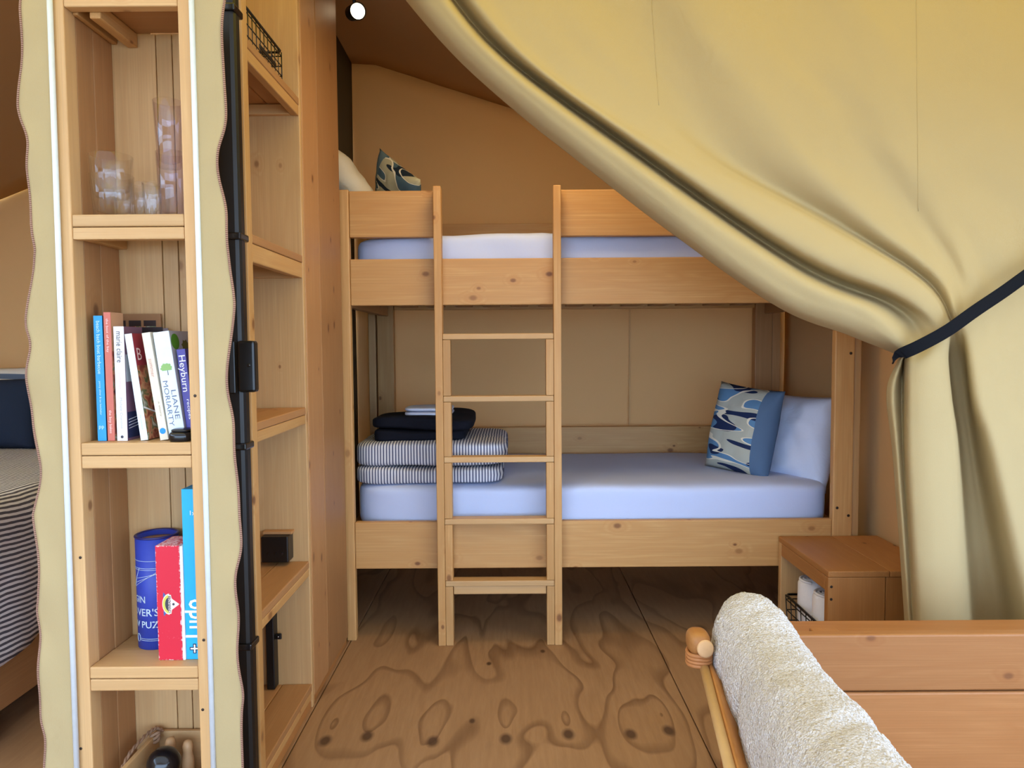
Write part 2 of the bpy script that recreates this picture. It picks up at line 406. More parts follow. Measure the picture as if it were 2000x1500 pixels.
# plywood floor
def plywood():
    a = NT('plywood'); g = a.n.new('ShaderNodeNewGeometry'); pos = g.outputs['Position']
    cs = a.vmath('MULTIPLY', pos, (1.0, 0.34, 1.0))
    n = a.noise(cs, 3.1, 2.0, 0.5, 0.5); field = a.math('MULTIPLY', n, 5.6)
    kn = [PZ(px, py, 0) for px, py in ((635, 1447), (717, 1438), (845, 1448), (988, 1443), (1110, 1434), (1232, 1434), (1306, 1427), (1060, 1272), (955, 1296), (922, 1408))]
    core = None
    for i, k in enumerate(kn):
        big = 0.020 if i < 7 else 0.010
        d = a.vmath('LENGTH', a.vmath('MULTIPLY', a.vmath('SUBTRACT', pos, tuple(k)), (1.0, 0.62, 1.0)))
        dl = a.vmath('LENGTH', a.vmath('MULTIPLY', a.vmath('SUBTRACT', pos, (k.x, k.y + 0.10, 0)), (1.0, 0.30, 1.0)))
        field = a.math('ADD', field, a.math('MULTIPLY', a.math('EXPONENT', a.math('MULTIPLY', dl, -13.0)), 2.3 if i < 7 else 0.9))
        c = a.math('SUBTRACT', 1.0, a.math('MULTIPLY', a.math('SUBTRACT', d, big * 0.55), 1.4 / big, clamp=True))
        core = c if core is None else a.math('MAXIMUM', core, c)
    fr = a.math('FRACT', field)
    line = a.ramp(fr, [(0.0, (1, 1, 1)), (0.10, (0.75, 0.75, 0.75)), (0.24, (0.12, 0.12, 0.12)), (0.93, (0, 0, 0)), (1.0, (1, 1, 1))])
    vary = a.noise(pos, 2.2, 2, 0.5); fine = a.noise(a.vmath('MULTIPLY', pos, (60, 6, 1)), 1.0, 4, 0.65)
    base = a.mix(vary, lin((176, 138, 100)), lin((194, 158, 118)))
    base = a.mix(a.math('MULTIPLY', a.math('SUBTRACT', fine, 0.35), 0.9, clamp=True), lin((154, 118, 84)), base)
    c = a.mix(a.math('MULTIPLY', line, a.math('MULTIPLY_ADD', vary, 0.8, 0.15)), base, lin((92, 60, 36)))
    c = a.mix(a.math('MULTIPLY', core, 0.85), c, lin((66, 44, 32)))
    a.color(c); a.rough(0.55); a.b.inputs['Specular IOR Level'].default_value = 0.3; a.bump(fine, 0.08, 0.003)
    return a.m
M['ply'] = plywood()

# roof canvas: lets sunlight through
def roof(name, refl, t1, t2, fac=0.5):
    a = NT(name); tc = a.n.new('ShaderNodeTexCoord')
    df = a.n.new('ShaderNodeBsdfDiffuse'); tr = a.n.new('ShaderNodeBsdfTranslucent'); mx = a.n.new('ShaderNodeMixShader')
    cn = a.noise(tc.outputs['Object'], 1.2, 2, 0.5); df.inputs[0].default_value = (*refl, 1)
    a.l.new(a.mix(cn, t1, t2), tr.inputs[0]); mx.inputs[0].default_value = fac
    a.l.new(df.outputs[0], mx.inputs[1]); a.l.new(tr.outputs[0], mx.inputs[2]); a.l.new(mx.outputs[0], a.out.inputs[0]); return a.m
M['roof'] = roof('sunlit_roof_canvas', (0.44, 0.33, 0.12), (0.36, 0.215, 0.010), (0.42, 0.255, 0.014), 0.75)
M['neutral_roof'] = roof('neutral_roof_canvas', (0.55, 0.50, 0.42), (0.40, 0.37, 0.34), (0.46, 0.42, 0.38))  # unseen neutral roof zone, made up to keep yellow light near the curtain
a = NT('grass_ground'); g = a.n.new('ShaderNodeNewGeometry')
a.color(a.mix(a.noise(g.outputs['Position'], 3, 4, 0.6), lin((120, 122, 104)), lin((150, 150, 136)))); a.rough(0.9); M['ground'] = a.m

#STRUCTURE
# ---------------------------------------------------------------- setting
def struct(o): o['kind'] = 'structure'; return o
fl = struct(box('floor', -3.5, 2.7, -2.6, 4.2, -0.12, -0.021, M['canvas_dark'], bev=0))
jx = [-3.5, -1.96, -0.685, 0.59, 1.865, 2.7]; jy = [-2.6, -1.2, 1.3, 4.2]
for i in range(5):
    for j in range(3):
        box('plywood_sheet', jx[i] + 0.002, jx[i + 1] - 0.002, jy[j] + 0.002, jy[j + 1] - 0.002, -0.02, 0.0, M['ply'], fl, bev=0.002)
def canvas_wall(name, rows, mat): return struct(grid_obj(name, rows, mat, thick=0.006))
def wall_grid(p0, p1, ztop, nx=40, nz=24, amp=0.012, seed=0.0, zb=0.0):
    p0 = Vector(p0); p1 = Vector(p1); d = (p1 - p0).normalized(); nrm = Vector((d.y, -d.x, 0)); rows = []
    for j in range(nz + 1):
        r = []
        for i in range(nx + 1):
            f = i / nx; q = p0.lerp(p1, f); zt = ztop(q)
            z = zb + (zt - zb) * j / nz
            w = amp * noise.noise(Vector((q.x * 1.3 + seed, q.y * 1.3, z * 0.9))) + amp * 0.5 * noise.noise(Vector((q.x * 3 + seed, q.y * 3 + z * 2.0, z * 1.6)))
            r.append(Vector((q.x, q.y, z)) + nrm * w)
        rows.append(r)
    return rows
RX = -0.86
def zin(q): return 2.83 + (0.38 if q.x < RX else -0.325) * (q.x - RX)
def zout(q): return 3.22 + (0.26 if q.x < RX else -0.22) * (q.x - RX)
wb = canvas_wall('wall_back', wall_grid((-3.4, 4.05, 0), (2.6, 4.05, 0), lambda q: zin(q) + 0.01, 60, 26, 0.02), M['canvas_tan'])
for px in (1230,):
    sx = X(px, 4.03, 720)
    box('wall_seam', sx - 0.004, sx + 0.004, 4.028, 4.034, 0.1, 1.9, M['canvas_tan'], wb, bev=0.001)
canvas_wall('wall_left', wall_grid((-3.4, -2.5, 0), (-3.4, 4.05, 0), zin, 40, 20, 0.02, 3.0), M['canvas_tan'])
wr = canvas_wall('wall_right', wall_grid((2.6, 4.05, 0), (2.6, 1.9, 0), zout, 16, 20, 0.02, 6.0), M['canvas_tan'])
canvas_wall('wall_right', wall_grid((2.6, 1.9, 0), (2.6, -2.5, 0), lambda q: 0.55, 24, 6, 0.01, 6.0), M['canvas_tan'])
canvas_wall('wall_right', wall_grid((2.6, 1.9, 0), (2.6, -2.5, 0), lambda q: zout(q) + 0.02, 24, 6, 0.01, 6.0, 1.85), M['canvas_tan'])
canvas_wall('added_front_header', wall_grid((-3.4, -2.5, 0), (2.6, -2.5, 0), lambda q: zout(q) + 0.02, 30, 6, 0.01, 8.0, 1.85), M['canvas_tan'])  # unseen header added to hold sky light off the curtain top
w1 = struct(board('added_window', 2.58, 2.62, -2.5, 1.9, 0.54, 0.60, None, 'pine'))  # unseen window added to let side light onto the wardrobe panel
for y in (-2.49, -1.04, 0.42, 1.87): board('added_mullion', 2.582, 2.618, y - 0.02, y + 0.02, 0.601, 1.845, w1, 'pine')
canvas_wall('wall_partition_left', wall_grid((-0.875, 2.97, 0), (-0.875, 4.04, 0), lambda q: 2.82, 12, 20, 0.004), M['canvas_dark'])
canvas_wall('wall_partition_right', wall_grid((1.535, 4.04, 0), (1.535, 2.42, 0), lambda q: zin(q), 16, 20, 0.012, 9.0), M['canvas_tan'])
# inner ceiling over the sleeping compartments
def ceil_rows(x0, x1, y0, y1, zf, nx, ny, amp):
    rows = []
    for j in range(ny + 1):
        r = []
        for i in range(nx + 1):
            x = x0 + (x1 - x0) * i / nx; y = y0 + (y1 - y0) * j / ny
            r.append(Vector((x, y, zf(Vector((x, y, 0))) + amp * noise.noise(Vector((x * 2, y * 2, 4.0))))))
        rows.append(r)
    return rows
struct(grid_obj('ceiling', ceil_rows(-3.4, 1.54, 2.42, 4.05, zin, 26, 10, 0.012), M['canvas_brown'], thick=0.006))
struct(grid_obj('ceiling', ceil_rows(-3.5, 2.7, 0.85, 4.2, zout, 40, 14, 0.01), M['roof'], thick=0))
struct(grid_obj('ceiling', ceil_rows(-3.5, 2.7, -2.6, 0.85, zout, 40, 14, 0.01), M['neutral_roof'], thick=0))
struct(box('trim_1', -0.90, 1.56, 2.36, 2.42, 2.60, 2.68, WOOD['panel']['x'], bev=0.004))   # beam that carries the curtain
gr = struct(box('ground', -14, 14, -16, 14, -0.40, -0.30, M['ground'], bev=0))

#BOOKCASE
# ---------------------------------------------------------------- tall shelf unit facing the room
YB = 1.66
bxl, bil, bir, bxr = X(123, YB), X(152, YB), X(369, YB), X(393, YB)
bc = thing('bookcase', 'tall narrow open pine shelf unit holding glasses, books and games', 'shelf', ((bxl + bxr) / 2, YB + 0.1, 0))
TOPZ = 2.03
board('stile', bxl, bil, YB, YB + 0.045, 0, TOPZ, bc, 'pale'); board('stile', bir, bxr, YB, YB + 0.045, 0, TOPZ, bc, 'pale')
sy = [YB + 0.046, YB + 0.115, YB + 0.20]
for j in range(2):
    board('side_board', bil - 0.020, bil - 0.001, sy[j] + 0.0012, sy[j + 1] - 0.0012, 0.0, TOPZ, bc, 'panel', 0.002)
    board('side_board', bir + 0.001, bir + 0.020, sy[j] + 0.0012, sy[j + 1] - 0.0012, 0.0, TOPZ, bc, 'panel', 0.002)
bjx = [bil - 0.019, X(325, YB + 0.2), X(356, YB + 0.2), bir + 0.019]
for j in range(3):
    board('back_board', bjx[j] + 0.001, bjx[j + 1] - 0.001, YB + 0.2005, YB + 0.215, 0, TOPZ, bc, 'pale', 0.002)
shelf_z = []
for py, pb in ((418, 467), (865, 915), (1303, 1350)):
    z1, z0 = Z(py, YB, 260), Z(pb, YB, 260); zm = (z0 + z1) / 2; shelf_z.append(z1)
    board('shelf', bil + 0.0005, bir - 0.0005, YB + 0.001, YB + 0.105, zm + 0.0008, z1, bc, 'pale')
    board('shelf', bil + 0.0005, bir - 0.0005, YB + 0.107, YB + 0.199, zm + 0.0008, z1 - 0.001, bc, 'pale')
    board('shelf_batten', bil + 0.0005, bir - 0.0005, YB + 0.001, YB + 0.030, z0, zm - 0.0008, bc, 'pale')
    board('shelf_cleat', bil + 0.0005, bil + 0.022, YB + 0.032, YB + 0.198, zm - 0.026, zm - 0.001, bc, 'pine')
    board('shelf_cleat', bir - 0.022, bir - 0.0005, YB + 0.032, YB + 0.198, zm - 0.026, zm - 0.001, bc, 'pine')
zt = Z(12, YB, 230)
board('shelf', bil + 0.0005, bir - 0.0005, YB + 0.001, YB + 0.199, zt + 0.024, zt + 0.05, bc, 'panel')
board('shelf_batten', bil + 0.0005, bir - 0.0005, YB + 0.001, YB + 0.03, zt, zt + 0.023, bc, 'pale')
xc = X(172, YB)
board('shelf_cleat', bil + 0.0005, bil + 0.014, YB + 0.032, YB + 0.198, zt - 0.004, zt + 0.023, bc, 'pine')
board('shelf_cleat', bil + 0.040, bil + 0.066, YB + 0.032, YB + 0.198, zt - 0.012, zt + 0.023, bc, 'pine')
zb_ = 0.10
board('shelf', bil + 0.0005, bir - 0.0005, YB + 0.001, YB + 0.199, zb_ - 0.025, zb_, bc, 'pale')
def screw(p, nrm, parent, r=0.0035):
    m = Vector(nrm).to_track_quat('Z', 'Y').to_matrix()
    return lathe('screw', [(r, -0.001), (r, 0.0008), (r * 0.6, 0.0014), (0, 0.0010)], p, M['screw'], parent, 10, mtx=m)
for px, py in ((157, 1089), (158, 1462), (398, 1250), (396, 1386), (381, 773)):
    p = P(px, py, YB); screw((p.x, YB, p.z), (0, -1, 0), bc)

# canvas flaps with piping beside it
L_OUT = [(42, 0), (47, 67), (37, 187), (40, 227), (58, 277), (55, 333), (57, 383), (67, 450), (72, 483), (70, 503), (57, 583), (52, 633), (62, 677), (55, 740), (63, 817), (80, 883), (82, 927), (68, 993), (67, 1017), (80, 1110), (78, 1160), (72, 1200), (80, 1253), (79, 1330), (80, 1400), (90, 1443), (88, 1500)]
R_OUT = [(440, 0), (435, 100), (442, 207), (440, 250), (428, 300), (428, 350), (443, 417), (447, 483), (450, 530), (457, 577), (458, 610), (448, 700), (445, 767), (457, 833), (463, 917), (468, 1000), (472, 1067), (462, 1127), (465, 1200), (465, 1267), (475, 1350), (472, 1400), (475, 1500)]
def smooth_outline(pts):
    v = [Vector((p[0], p[1], 0)) for p in pts]
    top = [Vector((v[0].x - 4, -160, 0)), Vector((v[0].x + 3, -80, 0))]; bot = [Vector((v[-1].x + 3, 1580, 0)), Vector((v[-1].x - 4, 1680, 0))]
    return spline(top + v + bot, 170)
def flap(name, outline, inner, label, sgn):
    t = thing(name, label, 'canvas flap', (X(inner[0], YB), YB - 0.01, 0))
    out = smooth_outline(outline); rows = []; edge = []
    for k, q in enumerate(out):
        yy = YB - 0.006
        po = P(q.x, q.y, yy); pin = Vector((X(inner[0], yy, q.y) if False else P(inner[0] + (inner[1] - inner[0]) * q.y / 1500, q.y, yy).x, yy, po.z))
        r = []
        for i in range(9):
            f = i / 8; p = pin.lerp(po, f)
            p.y += 0.004 * math.sin(q.y * 0.03 + f * 3) * f - 0.006 * f * f * (0.5 + 0.5 * math.sin(q.y * 0.045))
            r.append(p)
        rows.append(r); edge.append(r[-1])
    grid_obj('canvas_panel', rows, M['canvas'], t, thick=0.002)
    tube('stitched_edge', edge, 0.0028, M['stitch'], t, 8)
    a0 = P(inner[0], 0, YB - 0.008); a1 = P(inner[1], 1500, YB - 0.008); d = a1 - a0
    tube('piping', [a0 - d * 0.06, a0 + d * 0.5, a1 + d * 0.06], 0.0062, M['rod'], t, 12)
    return t
flap('canvas_flap', L_OUT, (97, 150), 'khaki canvas strip with wavy stitched edge left of the tall shelf unit', -1)
flap('canvas_flap', R_OUT, (374, 417), 'khaki canvas strip with wavy stitched edge between shelf unit and black pole', 1)

#WARDROBE
# ---------------------------------------------------------------- wardrobe with side shelves
XW = -0.69; XWB = -0.93; Y0 = 1.894; Y1 = 1.932; Y2 = 2.394; Y3 = 2.925; WT = 2.62
wd = thing('wardrobe', 'tall pine cabinet with open side shelves and boarded panel beside bunk', 'wardrobe', (-0.81, 2.4, 0))
xs0 = X(452, Y0)
board('stile', xs0, XW, Y0, Y1, 0.0, WT, wd, 'pine')
board('end_board', XWB, xs0 - 0.001, Y0 + 0.006, Y0 + 0.03, 0.0, WT, wd, 'panel')
board('divider_board', XWB + 0.02, XW - 0.0005, Y2, Y2 + 0.022, 0.0, WT, wd, 'pale')
board('back_board', XWB, XWB + 0.018, Y1, Y2 - 0.001, 0.0, WT, wd, 'panel')
yj = [Y2 + 0.023, 2.603, Y3]
for j in range(2):
    board('panel_board', XW - 0.022, XW + 0.001, yj[j] + 0.0015, yj[j + 1] - 0.0015, 0.03, WT, wd, 'panel', 0.005)
board('panel_bead', XW - 0.022, XW - 0.004, 2.590, 2.616, 0.031, WT, wd, 'pine', 0.002)
board('end_board', XWB, XW - 0.024, Y3 - 0.022, Y3 - 0.001, 0.0, WT, wd, 'panel')
board('plinth', XW - 0.03, XW - 0.006, Y1 + 0.0, Y3 - 0.001, 0.0, 0.028, wd, 'amber', 0.002)
for z1, th in ((2.049, 0.058), (1.538, 0.075), (1.033, 0.056), (0.511, 0.052), (0.085, 0.05)):
    board('shelf', XW - 0.10, XW - 0.001, Y1 + 0.001, Y2 - 0.001, z1 - 0.024, z1, wd, 'panel')
    board('shelf', XWB + 0.02, XW - 0.102, Y1 + 0.001, Y2 - 0.001, z1 - 0.024, z1 - 0.001, wd, 'panel')
    board('shelf_batten', XW - 0.026, XW - 0.002, Y1 + 0.001, Y2 - 0.001, z1 - th, z1 - 0.025, wd, 'pine')
    board('shelf_cleat', XWB + 0.02, XW - 0.028, Y2 - 0.022, Y2 - 0.001, z1 - th, z1 - 0.025, wd, 'pale')
screw((X(596, Y2, 1357), Y2, Z(1357, Y2, 596)), (0, -1, 0), wd, 0.004)

# tent pole with latch box in front of the wardrobe
tp = thing('tent_pole', 'black steel tent pole standing between canvas strip and wardrobe', 'pole', (X(462, 1.78), 1.79, 0))
xp = X(462, 1.79)
bm = bmesh.new(); bm_box(bm, xp - 0.030, xp + 0.024, 1.775, 1.82, 0.0, 2.7, 0.012); from_bm('pole_tube', bm, M['black'], tp, smooth=False)  # pole made wider, its black also stands in for the shaded gap
for py in (12, 458, 868, 1258):
    z = Z(py, 1.78); box('clamp', xp - 0.033, xp + 0.028, 1.768, 1.827, z - 0.009, z + 0.009, M['gloss_black'], tp, 0.004)
zl = (Z(762, 1.76), Z(662, 1.76))
lb = box('latch_box', X(466, 1.75), X(500, 1.75), 1.745, 1.774, zl[0], zl[1], M['black_plastic'], tp, 0.006)
box('latch_plate', X(453, 1.772), X(466, 1.772), 1.752, 1.774, zl[0] - 0.004, zl[1], M['black_plastic'], tp, 0.003)
lathe('latch_screw', [(0.004, 0), (0.004, 0.0015), (0, 0.0015)], (X(487, 1.745), 1.745, Z(710, 1.745)), M['gloss_black'], lb, 10,
      mtx=Vector((0, -1, 0)).to_track_quat('Z', 'Y').to_matrix())

# wire basket on the top side shelf
def wire_basket(name, label, x0, x1, y0, y1, z0, z1, nx, ny, nz, taper=0.0, group=None, rr=0.0032, wr=0.0014):
    t = thing(name, label, 'basket', ((x0 + x1) / 2, (y0 + y1) / 2, z0))
    def q(x, y, z):
        k = 1 - taper * (z1 - z) / (z1 - z0); cx, cy = (x0 + x1) / 2, (y0 + y1) / 2
        return (cx + (x - cx) * k, cy + (y - cy) * k, z)
    c = [(x0, y0), (x1, y0), (x1, y1), (x0, y1)]
    rim = []
    for i in range(4):
        a, b = c[i], c[(i + 1) % 4]
        for f in (0.04, 0.5, 0.96): rim.append(q(a[0] + (b[0] - a[0]) * f, a[1] + (b[1] - a[1]) * f, z1))
    tube('rim', rim, rr, M['black'], t, 8, True)
    w = []
    for i in range(nx + 1):
        x = x0 + (x1 - x0) * i / nx
        w.append(([q(x, y0, z1), q(x, y0, z0 + 0.003), q(x, y1, z0 + 0.003), q(x, y1, z1)], wr))
    for i in range(ny + 1):
        y = y0 + (y1 - y0) * i / ny
        w.append(([q(x0, y, z1), q(x0, y, z0 + 0.003), q(x1, y, z0 + 0.003), q(x1, y, z1)], wr))
    for k in range(1, nz + 1):
        z = z0 + 0.003 + (z1 - z0) * (k - 0.5) / nz
        w.append(([q(*c[0], z), q(*c[1], z), q(*c[2], z), q(*c[3], z), q(*c[0], z)], wr))
    g = tubes('wire_mesh', w, M['black'], t, 5)
    return t
bt = wire_basket('wire_basket', 'black wire basket on the top side shelf of the wardrobe', XW - 0.19, XW - 0.012, Y1 + 0.01, 2.255, 2.050, 2.14, 6, 10, 3, 0.0, None, 0.0038, 0.0019)
box('label_plate', XW - 0.0135, XW - 0.0105, 2.06, 2.20, 2.073, 2.086, M['black'], bt, 0.001)

# power outlet box and black post in the lower side shelves
ob = thing('outlet_box', 'black power outlet box mounted above the lowest full side shelf', 'outlet', (X(530, 2.35), 2.36, Z(1095, 2.33)))
box('housing', X(500, 2.33), X(554, 2.33), 2.335, Y2 - 0.001, Z(1097, 2.33), Z(1046, 2.33), M['black_plastic'], ob, 0.004)
for dx in (-0.012, 0.012, 0.034):
    box('socket', X(522, 2.33) + dx - 0.003, X(522, 2.33) + dx + 0.003, 2.3335, 2.336, Z(1082, 2.33), Z(1076, 2.33), M['gloss_black'], ob, 0.0008)
box('cover_plate', X(500, 2.335), X(558, 2.335), 2.36, Y2 - 0.002, Z(1046, 2.33) + 0.001, Z(1040, 2.33), WOOD['panel']['x'], ob, 0.001)
bp = thing('bracket_post', 'black square post with small bracket in the lowest wardrobe bay', 'post', (X(516, 2.36), 2.365, 0.086))
box('post_bar', X(508, 2.36), X(524, 2.36), 2.35, Y2 - 0.002, 0.086, 0.458, M['black'], bp, 0.003)
bz = Z(1242, 2.36)
box('bracket', X(524, 2.36) + 0.0005, X(536, 2.36), 2.366, 2.374, bz - 0.010, bz + 0.010, M['black'], bp, 0.003)
lathe('bracket_screw', [(0.003, 0), (0.003, 0.0015), (0, 0.0015)], (X(531, 2.366), 2.3655, bz), M['chrome'], bp, 10, mtx=Vector((0, -1, 0)).to_track_quat('Z', 'Y').to_matrix())

#BUNK
# ---------------------------------------------------------------- bunk bed
BY = 2.95; YR = 3.93
bk = thing('bunk_bed', 'wooden bunk bed with two berths against the canvas wall', 'bunk bed', (0.3, 3.4, 0))
px0, px1 = X(668, BY), X(687, BY)
board('post', px0, px1, BY, BY + 0.036, 0, Z(370, BY, 676), bk, 'pine', 0.005)
board('post', px0 - 0.0, px0 + 0.030, BY + 0.037, BY + 0.048, 0, Z(371, BY, 676), bk, 'panel', 0.002)
qx0, qx1 = X(1629, BY, 850), X(1682, BY, 850)
board('post', qx0, qx0 + 0.082, BY, BY + 0.036, 0, Z(370, BY, 1640), bk, 'pine', 0.005)
board('post', qx0 + 0.083, qx1, BY + 0.008, BY + 0.09, 0, Z(370, BY, 1640), bk, 'pale', 0.004)
for p in ((1657, 1007), (1662, 690), (1635, 992)): screw((X(p[0], BY, p[1]), BY, Z(p[1], BY, p[0])), (0, -1, 0), bk, 0.006)
rx0, rx1 = px1 + 0.001, qx0 - 0.001
def rail(name, a, b, x0=rx0, x1=rx1, y=BY + 0.004, tone='pine'): return board(name, x0, x1, y, y + 0.032, Z(b, BY, 1000), Z(a, BY, 1000), bk, tone, 0.004)
rail('side_rail', 504, 595); rail('side_rail', 1019, 1110)
gx = X(846, BY); gx2 = X(1093, BY)
rail('guard_board', 370.5, 461.5, rx0, gx + 0.01); rail('guard_board', 370.5, 461.5, gx2 - 0.01, rx1)
# rear posts and rails
board('post', X(737, YR, 700), X(769, YR, 700), YR, YR + 0.06, 0, 1.9, bk, 'pine', 0.004)
board('post', X(720, YR, 700), X(734, YR, 700), YR + 0.0, YR + 0.05, 0, 1.9, bk, 'pale', 0.003)
board('post', X(1475, YR, 700), X(1508, YR, 700), YR, YR + 0.06, 0, 1.9, bk, 'panel', 0.004)
board('post', X(1509, YR, 700), X(1525, YR, 700), YR + 0.01, YR + 0.08, 0, 1.9, bk, 'panel', 0.003)
rl, rr = X(770, YR, 700) + 0.001, X(1474, YR, 700)
for a, b in ((835, 890), (436, 500), (545, 604)):
    board('rear_rail', rl, rr, YR + 0.006, YR + 0.045, Z(b, YR, 1000), Z(a, YR, 1000), bk, 'pine', 0.003)
for zz in (1.41, 0.30):
    zt_ = 1.445 if zz > 1 else 0.425
    for xa in (px0 - 0.01, qx0 + 0.05):
        board('end_rail', xa, xa + 0.038, BY + 0.101, YR - 0.002, zz - 0.01, zz + 0.16, bk, 'panel')
    for k in range(13):
        x = rx0 + 0.06 + k * (rx1 - rx0 - 0.2) / 12
        board('bed_slat', x, x + 0.09, BY + 0.05, YR - 0.002, zt_, zt_ + 0.02, bk, 'panel', 0.002)
# ladder
LY = 2.893
ld = thing('bunk_ladder', 'pine ladder with five rungs leaning on the bunk bed front', 'ladder', (X(978, LY), LY, 0))
def lx(px, py): return X(px, LY, py)
for a0, a1, b0, b1, ins in ((843, 859, 858, 872, 1), (1079, 1093, 1085, 1100, -1)):
    xa = (X(a0 + 4, LY, 700) + X(b0 - 1, LY, 700)) / 2; w = 0.031
    xm = X((a0 + b0) / 2 + 7.5, LY, 800)
    board('side_rail', xm - w / 2, xm + w / 2, LY, BY + 0.003, 0.0, Z(362, LY, 960), ld, 'pine', 0.003)
    s = ins
    zr = [Z(v, LY, 970) for v in (657, 779, 898, 1019, 1140)]
    ends = [zr[0] - 0.012, zr[1] + 0.012, zr[1] - 0.012, zr[2] + 0.012, zr[2] - 0.012, zr[3] + 0.012, zr[3] - 0.012, zr[4] + 0.012, zr[4] - 0.012, 0.0]
    for k in range(5):
        x0 = xm + s * (w / 2 + 0.0008); x1 = x0 + s * 0.031
        board('rail_packer', min(x0, x1), max(x0, x1), LY + 0.002, BY - 0.002, ends[2 * k + 1] + 0.0005, ends[2 * k] - 0.0005, ld, 'pine', 0.002)
xl_ = X(868.5, LY, 800) - 0.0; 
railx = [o.location.x + ld.location.x for o in ld.children if o.name.startswith('side_rail')]
x0, x1 = min(railx) + 0.0165, max(railx) - 0.0165
for z in zr: board('rung', x0, x1, LY + 0.001, BY - 0.001, z - 0.0115, z + 0.0115, ld, 'pale', 0.003)
board('cross_brace', x0 + 0.033, x1 - 0.033, LY + 0.010, LY + 0.035, zr[4] - 0.047, zr[4] - 0.0125, ld, 'pale', 0.002)

# mattresses
def mattress(name, label, x0, x1, y0, y1, z0, z1, mat, amp, seed):
    h = ((x1 - x0) / 2, (y1 - y0) / 2, (z1 - z0) / 2)
    def fn(q):
        w = amp * noise.noise(Vector((q.x * 2.2 + seed, q.y * 3, q.z * 6)))
        if q.z > 0: q.z += w * 1.2 + amp * 0.5 * noise.noise(Vector((q.x * 9 + q.y * 5 + seed, q.y * 3, 0)))
        if q.y < 0: q.y += 0.5 * amp * noise.noise(Vector((q.x * 7 + q.z * 12, q.z * 3 + seed, 2)))
        return q
    V, F = rounded(h, 9.0, 30, fn); c = Vector(((x0 + x1) / 2, (y0 + y1) / 2, (z0 + z1) / 2))
    # keep a crisp mattress outline along the long side
    return tag(obj(name, [v + c for v in V], F, mat, smooth=True), label, 'mattress')
mz1 = Z(950, BY + 0.05, 1000)
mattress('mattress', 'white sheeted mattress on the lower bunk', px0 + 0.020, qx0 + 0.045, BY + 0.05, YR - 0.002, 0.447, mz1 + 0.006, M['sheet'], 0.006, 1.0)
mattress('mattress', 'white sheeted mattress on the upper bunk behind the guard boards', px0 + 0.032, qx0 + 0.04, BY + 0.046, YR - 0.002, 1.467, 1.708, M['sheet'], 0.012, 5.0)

# folded duvet, blanket, towel
def folded(name, label, cat, x0, x1, y0, y1, layers, mat, p, n, amp, parent_label=None):
    t = thing(name, label, cat, ((x0 + x1) / 2, (y0 + y1) / 2, layers[0][0]))
    for i, (z0, z1, dx0, dx1, dy) in enumerate(layers):
        h = ((x1 - dx1 - x0 - dx0) / 2, (y1 - y0 - dy) / 2, (z1 - z0) / 2); c = Vector(((x0 + dx0 + x1 - dx1) / 2, (y0 + y1 + dy) / 2, (z0 + z1) / 2))
        UVs = []
        def fn(q, i=i):
            nn = noise.noise(Vector((q.x * 4 + i * 3, q.y * 4, q.z * 9 + i)))
            sag = (1 - (q.x / h[0]) ** 2) * 0.0
            # stripe coordinate turns around the rounded right hand fold
            r = Vector((q.x, q.y, q.z + amp * nn)); r.y += amp * 0.8 * noise.noise(Vector((q.x * 7, q.z * 8, i + 5)))
            k = max(0.0, q.x / h[0] - 0.75) / 0.25
            UVs.append((q.x + 0.25 * k * k * abs(q.z), q.y)); return r
        V, F = rounded(h, p, n, fn)
        obj('folded_layer', [v + c for v in V], F, mat, t, smooth=True, uv=UVs)
    return t
z_m = mz1 + 0.006
zl1 = Z(914, BY + 0.08, 900); zl2 = Z(868, BY + 0.12, 800)
folded('folded_duvet', 'navy and white striped duvet folded in two on the lower mattress', 'duvet', X(687, BY + 0.1, 900), X(986, BY + 0.12, 900), BY + 0.08, 3.62,
       [(z_m - 0.006, zl1 + 0.002, 0.0, 0.006, 0.0), (zl1 + 0.0, zl2 + 0.012, 0.0, -0.012, 0.01)], M['stripe'], 6.5, 22, 0.008)
zb1 = zl2 + 0.012
zb2 = Z(797, BY + 0.4, 850)
folded('folded_blanket', 'black fleece blanket folded on top of the striped duvet', 'blanket', X(726, BY + 0.16, 840), X(925, BY + 0.2, 840), BY + 0.13, 3.50,
       [(zb1 - 0.008, zb1 + 0.054, 0.0, 0.03, 0.0), (zb1 + 0.046, zb1 + 0.105, -0.01, 0.0, 0.0)], M['black_fleece'], 5.0, 20, 0.020)
ztw = zb1 + 0.105
folded('folded_towel', 'small pale hand towel folded on the black blanket', 'towel', X(790, BY + 0.25, 812), X(884, BY + 0.25, 812), BY + 0.20, 3.36,
       [(ztw - 0.004, ztw + 0.016, 0, 0.0, 0), (ztw + 0.015, ztw + 0.034, 0, 0.0, 0.006)], M['cotton'], 4.0, 10, 0.003)

def frame(c, xax, zax):
    xax = Vector(xax).normalized(); zax = Vector(zax).normalized(); y = zax.cross(xax).normalized(); zax = xax.cross(y)
    m = Matrix((xax, y, zax)).transposed().to_4x4(); m.translation = Vector(c); return m
# lower bunk cushions (right end)
c1 = P(1452, 846, 3.30); pillow('patterned_cushion', 0.34, 0.415, 0.18, frame(c1 + Vector((0.0, 0, 0.014)), (0.60, -0.78, -0.10), (0.13, 0.10, 1.0)), M['swirl'],
       'blue, cream and navy swirl cushion leaning on the white pillow, lower bunk', 'cushion', pinch=0.05, seed=2.0)
c2 = P(1540, 858, 3.36); pillow('bed_pillow', 0.48, 0.43, 0.23, frame(c2 + Vector((0.01, 0, 0.0)), (0.42, -0.90, 0.0), (0.15, 0.10, 1.0)), M['cotton'],
       'plump white pillow standing at the right end of the lower bunk', 'pillow', pinch=0.05, seed=4.0, wr=0.034, pw=3.2)
